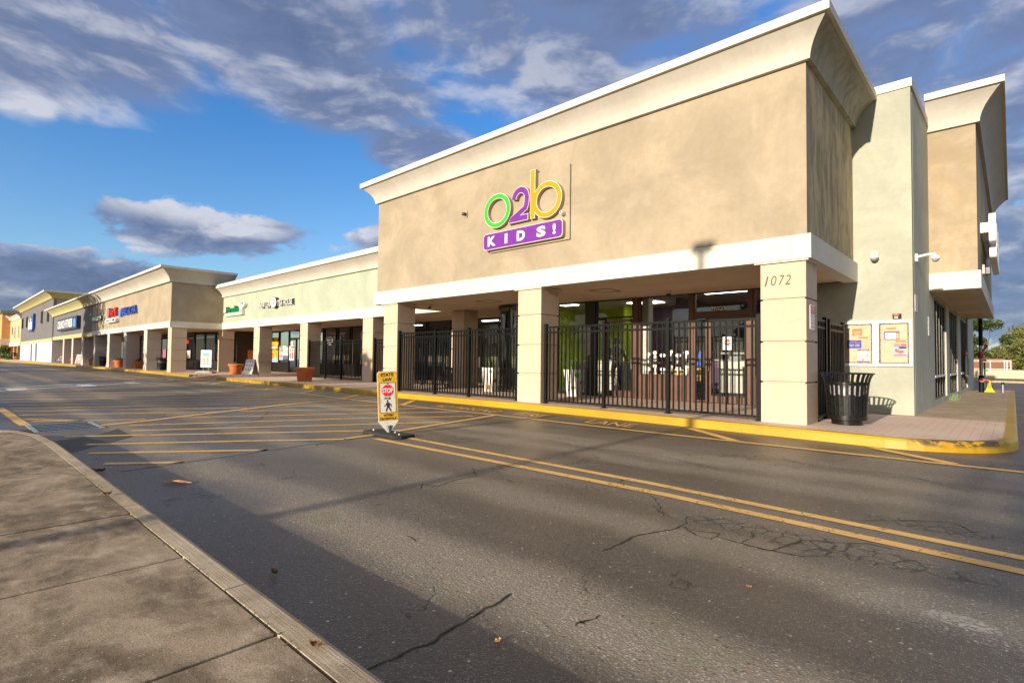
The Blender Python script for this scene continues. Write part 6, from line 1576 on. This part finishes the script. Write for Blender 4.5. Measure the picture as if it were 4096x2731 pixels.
b = MB(); b.tube([(-9, 61.12, 1.60), (-.13, 61.12, 1.60)], .025, 6); b.tube([(-9, 61.12, 1.50), (-.13, 61.12, 1.50)], .02, 6); b.tube([(-9, 61.12, .88), (-.13, 61.12, .88)], .022, 6); b.build('rail', M['white_p'], r, smooth=True)
b = MB(); b.box(-9, -.6, 66, 70, .2, 1.7); b.box(-9.2, -.5, 65.8, 70.2, 1.7, 1.8); tag(b.build('garden_shed', M['shed'], merge=False), 'long brown shed behind the chain link fence', 'shed')
b = MB(); b.box(-.56, -.05, 64.0, 64.1, .2, 1.66); tag(b.build('garden_screen', M['rustdoor']), 'rust red panel at the right end of the chain link fence', 'screen')
r = thing('cottage', 'cream cottage with a small dark window behind the tree at the right edge', 'house', (2, 72, .2))
b = MB(); b.box(.1, 6.0, 72, 78, .2, 1.85); b.build('wall', M['peach'], r)
b = MB(); b.prism([(-.25, 1.82), (6.4, 1.82), (3.0, 3.2)], lambda u, v: (u, 71.6, v), lambda u, v: (u, 78.4, v)); b.build('roof', M['shed'], r)
window(r, .18, .48, 1.22, 1.52, 71.95, M['white_p'], .04, 'darkglass')

# ================================================================== TREES
def tree(label, x, y, z, h, rx, rz_, trunk_h, mat, n, leaf_s, seed, group, clumps=16, tr=.18, sq=.7):
    r = thing('tree', label, 'tree', (x, y, z), group)
    rr = random.Random(seed)
    top = z + h; cz = z + trunk_h + (h - trunk_h) * .5; hz = (h - trunk_h) * .5
    b = MB()
    b.tube([(x, y, z - .05), (x + rr.uniform(-.1, .1), y, z + trunk_h * .5), (x + rr.uniform(-.2, .2), y + .1, z + trunk_h), (x + .1, y, cz)], [tr * 1.25, tr, tr * .85, tr * .5], 10)
    C = []
    for i in range(clumps):
        a = rr.uniform(0, 6.283); q = math.sqrt(rr.random()) * .85; u = rr.uniform(-.8, .85)
        w = math.sqrt(max(.05, 1 - u * u)); p = Vector((x + rx * q * w * math.cos(a), y + rx * q * w * math.sin(a), cz + hz * u)); C.append((p, rr.uniform(.22, .42) * rx))
        s0 = Vector((x, y, z + trunk_h * rr.uniform(.75, 1.1))); mid = s0.lerp(p, .55) + Vector((0, 0, -.05 * rx))
        b.tube([s0, mid, p], [tr * .42, tr * .24, tr * .06], 6)
    b.build('trunk', M['bark'], r, smooth=True, merge=False)
    b = MB()
    for i in range(n):
        p, q = C[rr.randrange(clumps)]
        d = Vector((rr.gauss(0, 1), rr.gauss(0, 1), rr.gauss(0, sq))); d = d.normalized() * q * rr.random() ** .45; d.z *= sq
        leaf(b, p + d, leaf_s, rr)
    b.build('crown', M[mat], r, merge=False)
    return r
tree('wide olive leaved tree behind the low cream wall at the right edge', 1.6, 69.5, .2, 4.9, 3.6, 1, .6, 'leaf', 14000, .14, 21, 'trees beyond the side lot', 30)
tree('darker green rounded tree partly behind the corner pipe', -2.6, 88, .2, 6.6, 3.0, 1, .8, 'leafdk', 9000, .17, 22, 'trees beyond the side lot', 18)
tree('low pale shrubby tree farther right behind the cream wall', 8.0, 74, .2, 3.6, 3.0, 1, .8, 'leaf', 5000, .15, 23, 'trees beyond the side lot', 18)
# trees and lamp standing in the car park behind the viewpoint (they throw the shade on the left hand shops)
SUNX = -0.03
grp = 'car park trees behind the viewpoint'
tree('tall spreading car park tree shading the far colonnade', -62, -14, 0, 12.4, 5.8, 1, 3.2, 'leafdk', 5200, .34, 31, grp, 26, .3, .8)
tree('low car park tree shading the tan colonnade pillars', -49, -10, 0, 6.6, 4.6, 1, 2.6, 'leafdk', 3400, .26, 32, grp, 18, .2)
tree('low car park tree shading the sage building kerb', -29.5, -9, 0, 6.2, 3.2, 1, 3.0, 'leafdk', 2600, .24, 33, grp, 14, .18)
tree('small car park tree shading the walk left of the crosswalk sign', -21.8, -9.5, 0, 5.9, 3.0, 1, 3.1, 'leafdk', 2600, .24, 34, grp, 14, .18)
tree('tall car park tree mirrored in the shop glass', -15.5, -24, 0, 8.0, 3.4, 1, 2.8, 'leafdk', 3000, .30, 35, grp, 18, .25)
tree('broad car park tree mirrored in the right shop door', 4.5, -26, 0, 8.5, 4.4, 1, 2.6, 'leafdk', 3400, .30, 36, grp, 18, .25)
r = thing('lamp_post', 'car park lamp post with a box head behind the viewpoint', 'street lamp', (-3.72, -11.2, 0))
b = MB(); b.tube([(-3.72, -11.2, 0), (-3.72, -11.2, .7)], .2, 14); b.tube([(-3.72, -11.2, .7), (-3.72, -11.2, 7.95)], [.09, .06], 12); b.build('pole', M['bronze'], r, smooth=True)
b = MB(); b.box(-3.92, -3.48, -11.4, -11.0, 7.92, 8.1); b.build('lamp_head', M['bronze'], r, bevel=.02)

# far plants and bicycle
r = thing('potted_palm', 'dark leafy plant under the orange porch at the far left', 'plant', (-144.5, 9, .1))
b = MB(); rr = random.Random(9)
for i in range(260):
    a = rr.uniform(0, 6.28); q = rr.random() ** .6; leaf(b, (-143.8 + 1.2 * q * math.cos(a) - (rr.random() * 1.5), 9.2 + .8 * q * math.sin(a), .4 + 2.0 * rr.random()), .32, rr)
b.build('leaves', M['leafdk'], r, merge=False); b = MB(); b.tube([(-144.5, 9.2, .1), (-144.5, 9.2, 1.6)], .09, 8); b.build('stem', M['bark'], r)
r = thing('low_shrub', 'low dark shrub behind the distant walking person', 'plant', (-131.5, 8.9, .1))
b = MB()
for i in range(160):
    a = rr.uniform(0, 6.28); q = rr.random() ** .6; leaf(b, (-131.5 + 2.2 * q * math.cos(a), 9.0 + .5 * q * math.sin(a), .2 + .9 * rr.random()), .26, rr)
b.build('leaves', M['leafdk'], r, merge=False)
r = thing('bicycle', 'pale bicycle leaning at the first grey colonnade pillar', 'bicycle', (0, 0, 0))
for x in (-.52, .52):
    b = MB(); b.tube([(x + .33 * math.cos(t), 0, .34 + .33 * math.sin(t)) for t in [2 * PI * i / 20 for i in range(21)]], .022, 6, False); wh = b.build('wheel', M['rubber'], r, smooth=True)
    b = MB()
    for i in range(6): b.tube([(x, 0, .34), (x + .32 * math.cos(i * 1.047), 0, .34 + .32 * math.sin(i * 1.047))], .004, 4)
    b.build('spokes', M['steel'], wh)
b = MB(); P = dict(r=(-.52, 0, .34), bb=(-.06, 0, .32), st=(-.2, 0, .78), hd=(.34, 0, .80), fr=(.52, 0, .34), hb=(.30, 0, .98))
for a, c in (('r', 'bb'), ('r', 'st'), ('bb', 'st'), ('bb', 'hd'), ('st', 'hd'), ('hd', 'fr'), ('hd', 'hb')): b.tube([P[a], P[c]], .022, 8)
b.build('frame', M['white_p'], r, smooth=True, merge=False)
b = MB(); b.tube([(.36, -.28, 1.0), (.28, -.1, .99), (.28, .1, .99), (.36, .28, 1.0)], .016, 8); b.build('handlebar', M['steel'], r, smooth=True)
b = MB(); b.box(-.34, -.08, -.07, .07, .84, .89); b.build('saddle', M['black'], r, bevel=.02)
r.location = (-82.6, 10.3, .15); r.rotation_euler = (R_(6), 0, R_(40))

# ---- litter on the road, drain
def dryleaf(label, x, y, z, s, rz, curl=.5, mat='leafbrown'):
    b = MB(); n = 7; vs = []
    for i in range(n + 1):
        t = i / n; w = s * .34 * math.sin(PI * min(1, t * .95 + .03)); zz = curl * s * (.5 - abs(t - .5)) * -.6
        for j in (-1, 0, 1): vs.append(((t - .5) * s * 1.2, j * w, .012 + curl * s * .35 * abs(j) + curl * s * .5 * (t - .5) ** 2 + .006 * math.sin(i * 2.1 + j)))
    b.add(vs, [(3 * i + j, 3 * i + j + 1, 3 * i + j + 4, 3 * i + j + 3) for i in range(n) for j in range(2)])
    b.xform(Matrix.Translation((x, y, z)) @ Matrix.Rotation(rz, 4, 'Z'))
    return tag(b.build('dry_leaf', M[mat], smooth=True), label, 'leaf', 'dead leaves on the ground')
dryleaf('curled brown leaf lying on the near kerb at the bottom', -1.85, .965, .15, .045, .6, .9)
dryleaf('curled tan leaf in the kerb shadow on the road', -2.99, 1.31, 0, .05, .2, .9)
dryleaf('flat brown leaf pair in the gutter beside the near kerb', -6.83, 1.17, 0, .10, 1.0, .7)
dryleaf('tiny orange leaf on the road at the bottom centre', -1.61, 1.66, 0, .03, 1.5, .4, 'husk')
dryleaf('small pale leaf scrap in the right lane', -1.04, 2.98, 0, .022, .3, .4, 'husk')
dryleaf('brown leaf bits in the joint of the near kerb', -4.95, .90, .15, .06, .9, .8)
b = MB()
for i, (o, l, a) in enumerate(((0, .26, .85), (.010, .22, 1.0), (-.012, .2, .7))):
    c, s = math.cos(a), math.sin(a); b.tube([(-5.74 - l / 2 * c, 1.58 + o - l / 2 * s, .012 + .004 * i), (-5.74, 1.58 + o, .024), (-5.74 + l / 2 * c, 1.58 + o + l / 2 * s, .012)], [.004, .016, .003], 6)
tag(b.build('palm_husk', M['husk'], smooth=True, merge=False), 'split orange palm husk lying on the road near the kerb shadow', 'husk')
r = thing('storm_drain', 'rectangular storm drain grate in the road by the near kerb end', 'drain', (-11.45, 1.5, 0))
dx0, dx1, dy0, dy1 = -12.0, -10.9, 1.12, 1.88
b = MB()
for q in ((dx0 - .06, dx1 + .06, dy0 - .06, dy0), (dx0 - .06, dx1 + .06, dy1, dy1 + .06), (dx0 - .06, dx0, dy0, dy1), (dx1, dx1 + .06, dy0, dy1)): b.box(q[0], q[1], q[2], q[3], -.02, .012)
for i in range(1, 5): b.box(dx0 + (dx1 - dx0) * i / 5 - .022, dx0 + (dx1 - dx0) * i / 5 + .022, dy0, dy1, -.02, .011)
b.build('frame', M['greybox'], r, merge=False)
b = MB()
for i in range(1, 12): b.box(dx0, dx1, dy0 + (dy1 - dy0) * i / 12 - .012, dy0 + (dy1 - dy0) * i / 12 + .012, -.01, .0085)
b.build('grate_bars', M['bronze'], r, merge=False)
b = MB(); b.quad((dx0, dy0, .003), (dx1, dy0, .003), (dx1, dy1, .003), (dx0, dy1, .003)); b.build('drain_shade_sheet', M['ink'], r)  # flat black sheet under the bars stands in for the shade down the drain
b = MB(); rr = random.Random(77)
for i in range(420):
    x = rr.uniform(-6.6, -1.4); y = .917 + rr.gauss(0, .010)
    if (math.sin(x * 5.3) + math.sin(x * 2.1 + 1)) < .2: continue
    leaf(b, (x, y, .146 + rr.uniform(0, .008)), .006, rr)
o = b.build('joint_weeds', M['leafdk'], merge=False); tag(o, kind='stuff')

# ================================================================== SKY, SUN, CAMERA
EL = 12.3
world = bpy.data.worlds.new('World'); scn.world = world; world.use_nodes = True
nt = NT(world.node_tree)
bg = [q for q in nt.n if q.type == 'BACKGROUND'][0]
sky = nt.new('ShaderNodeTexSky', sky_type='NISHITA'); sky.sun_disc = False
sky.sun_elevation = R_(EL); sky.sun_rotation = math.atan2(0.03, -1.0)
sky.air_density = 1.0; sky.dust_density = 0.6; sky.ozone_density = 2.5
gen = nt.new('ShaderNodeTexCoord').outputs['Generated']
nv = nt.new('ShaderNodeVectorMath', operation='NORMALIZE'); nt.l.new(gen, nv.inputs[0]); dr = nv.outputs[0]
dx, dy, dz = nt.sep(dr)
az = nt.math('MULTIPLY', nt.math('ARCTAN2', nt.math('MULTIPLY', dx, -1.0), dy), 180 / PI)
el = nt.math('MULTIPLY', nt.math('ARCSINE', dz), 180 / PI)
p = nt.scale(dr, (1.0, 1.0, 2.3))
warp = nt.vadd(p, nt.scale(nt.noise(p, 2.2, 3, col=True), (.25, .25, .25)))
def cloudn(off):
    v = nt.vadd(warp, (0, 0, off))
    return nt.math('ADD', nt.math('MULTIPLY', nt.noise(v, 2.6, 8, .52), .70), nt.math('MULTIPLY', nt.noise(v, 8.0, 7, .58), .30))
n0 = cloudn(0.0); n1 = cloudn(0.06)
def blob(a, e, ra, re, w):
    u = nt.math('DIVIDE', nt.math('SUBTRACT', az, a), ra); v = nt.math('DIVIDE', nt.math('SUBTRACT', el, e), re)
    d = nt.math('ADD', nt.math('MULTIPLY', u, u), nt.math('MULTIPLY', v, v))
    return nt.rng(d, 1.0, 0.0, 0.0, w)
blobs = [(86, 25.5, 17, 8.5, .36), (68, 30, 17, 8.0, .32), (61, 26, 14, 5.5, .26), (53, 21.2, 9, 3.6, .24), (72.5, 11.9, 11, 3.9, .33), (76, 11.2, 5, 1.6, .30), (84, 5.0, 15, 4.4, .40), (68, 4.0, 14, 2.8, .34), (56.5, 12.5, 5, 2.0, .26), (54.5, 9.3, 4.5, 2.0, .32), (86, 18.5, 3.0, 2.6, .26), (36, 33, 28, 11, .36), (4, 24, 22, 18, .37), (-1, 8, 14, 6, .30), (1, 4, 12, 3.5, .30), (-60, 20, 60, 18, .2), (150, 22, 50, 18, .2), (48, 38, 26, 8, .30)]
cov = None
for q in blobs:
    v = blob(*q); cov = v if cov is None else nt.math('MAXIMUM', cov, v)
clear = nt.math('ADD', blob(80, 15.6, 26, 3.6, .24), blob(62, 16.4, 10, 4.0, .20))
clear = nt.math('ADD', clear, blob(64, 8.0, 9, 1.5, .16))
den = nt.math('SUBTRACT', nt.math('ADD', n0, cov), clear)
low = nt.rng(el, 19, 13)
puff = nt.math('ADD', nt.math('MULTIPLY', nt.math('SUBTRACT', nt.noise(warp, 15, 6, .6), .5), .55), nt.math('MULTIPLY', nt.math('SUBTRACT', nt.noise(warp, 38, 4, .6), .5), .22))
den = nt.math('ADD', den, nt.math('MULTIPLY', puff, nt.math('ADD', .18, nt.math('MULTIPLY', low, .82))))
soft = nt.rng(den, .53, .78); crisp = nt.rng(den, .57, .70)
mask = nt.math('ADD', nt.math('MULTIPLY', crisp, low), nt.math('MULTIPLY', soft, nt.math('SUBTRACT', 1.0, low)))
thick = nt.rng(den, .64, 1.02)
lit = nt.math('MULTIPLY', nt.rng(nt.math('ADD', nt.math('SUBTRACT', n0, n1), nt.math('MULTIPLY', nt.math('MULTIPLY', puff, low), .25)), -.02, .10), nt.rng(el, 40, 18, .55, .9))
lit = nt.math('ADD', lit, nt.math('MAXIMUM', nt.math('MAXIMUM', blob(74, 13.2, 9, 2.0, .95), blob(69, 11.9, 4, 1.0, .7)), nt.math('MAXIMUM', blob(86, 18.4, 3, 2.2, .7), nt.math('MAXIMUM', blob(58, 12.9, 4, 1.2, .6), blob(54.5, 9.6, 4, 1.0, .6)))), clamp=True)
lowk = nt.rng(el, 3, 24)
bright = (3.2, 3.25, 3.6); midc = (0.92, 1.20, 2.0); darkc = (0.44, 0.62, 1.18)
cc = nt.mix(lit, midc, bright)
cc = nt.mix(nt.math('MULTIPLY', thick, nt.math('SUBTRACT', 1.0, nt.math('MULTIPLY', lit, .75))), cc, darkc)
# warm light from the low sun, cooler far away from it
tint = nt.mix(nt.rng(el, 0, 30), (.80, .90, 1.0), (.33, .74, 1.14))
base = nt.mix(1.0, sky.outputs[0], tint, 'MULTIPLY')
# unseen bright warm cloud added behind and overhead to lift the ambient light
back = nt.math('MAXIMUM', nt.rng(dy, .10, -.35), nt.rng(el, 40, 58))
cc = nt.mix(back, cc, (2.7, 2.4, 2.05))
mask = nt.math('MAXIMUM', mask, nt.math('MULTIPLY', back, nt.rng(n0, .30, .55)))
colr = nt.mix(nt.math('MULTIPLY', mask, .93), base, cc)
nt.l.new(colr, bg.inputs[0]); bg.inputs[1].default_value = 0.15

sun = bpy.data.lights.new('sun', 'SUN'); sun.energy = 4.9; sun.angle = R_(0.5); sun.color = (1.0, 0.86, 0.67)
so = bpy.data.objects.new('sun', sun); COL.objects.link(so); so.location = (0, -30, 40)
tv = Vector((SUNX, 1.0, -math.tan(R_(EL)))); so.rotation_euler = tv.to_track_quat('-Z', 'Y').to_euler()

cam = bpy.data.cameras.new('camera'); cam.sensor_fit = 'HORIZONTAL'; cam.sensor_width = 36.0; cam.lens = 36.0 * 2148.3 / 4096
cam.clip_start = 0.05; cam.clip_end = 2000
co = bpy.data.objects.new('camera', cam); COL.objects.link(co)
yaw, pit, rol = R_(43.0), R_(1.92), R_(.668)
fw = Vector((-math.sin(yaw) * math.cos(pit), math.cos(yaw) * math.cos(pit), math.sin(pit)))
rt = Vector((math.cos(yaw), math.sin(yaw), 0)); up = rt.cross(fw)
r2 = rt * math.cos(rol) + up * math.sin(rol); u2 = -rt * math.sin(rol) + up * math.cos(rol)
co.matrix_world = Matrix(((r2.x, u2.x, -fw.x, 0), (r2.y, u2.y, -fw.y, 0), (r2.z, u2.z, -fw.z, 1.2), (0, 0, 0, 1)))
scn.camera = co
scn.view_settings.view_transform = 'Standard'; scn.view_settings.look = 'None'
scn.view_settings.exposure = 0.55; scn.view_settings.gamma = 1.0
scn.cycles.max_bounces = 8; scn.cycles.transparent_max_bounces = 12
scn.cycles.caustics_reflective = False; scn.cycles.caustics_refractive = False
scn.cycles.use_denoising = True
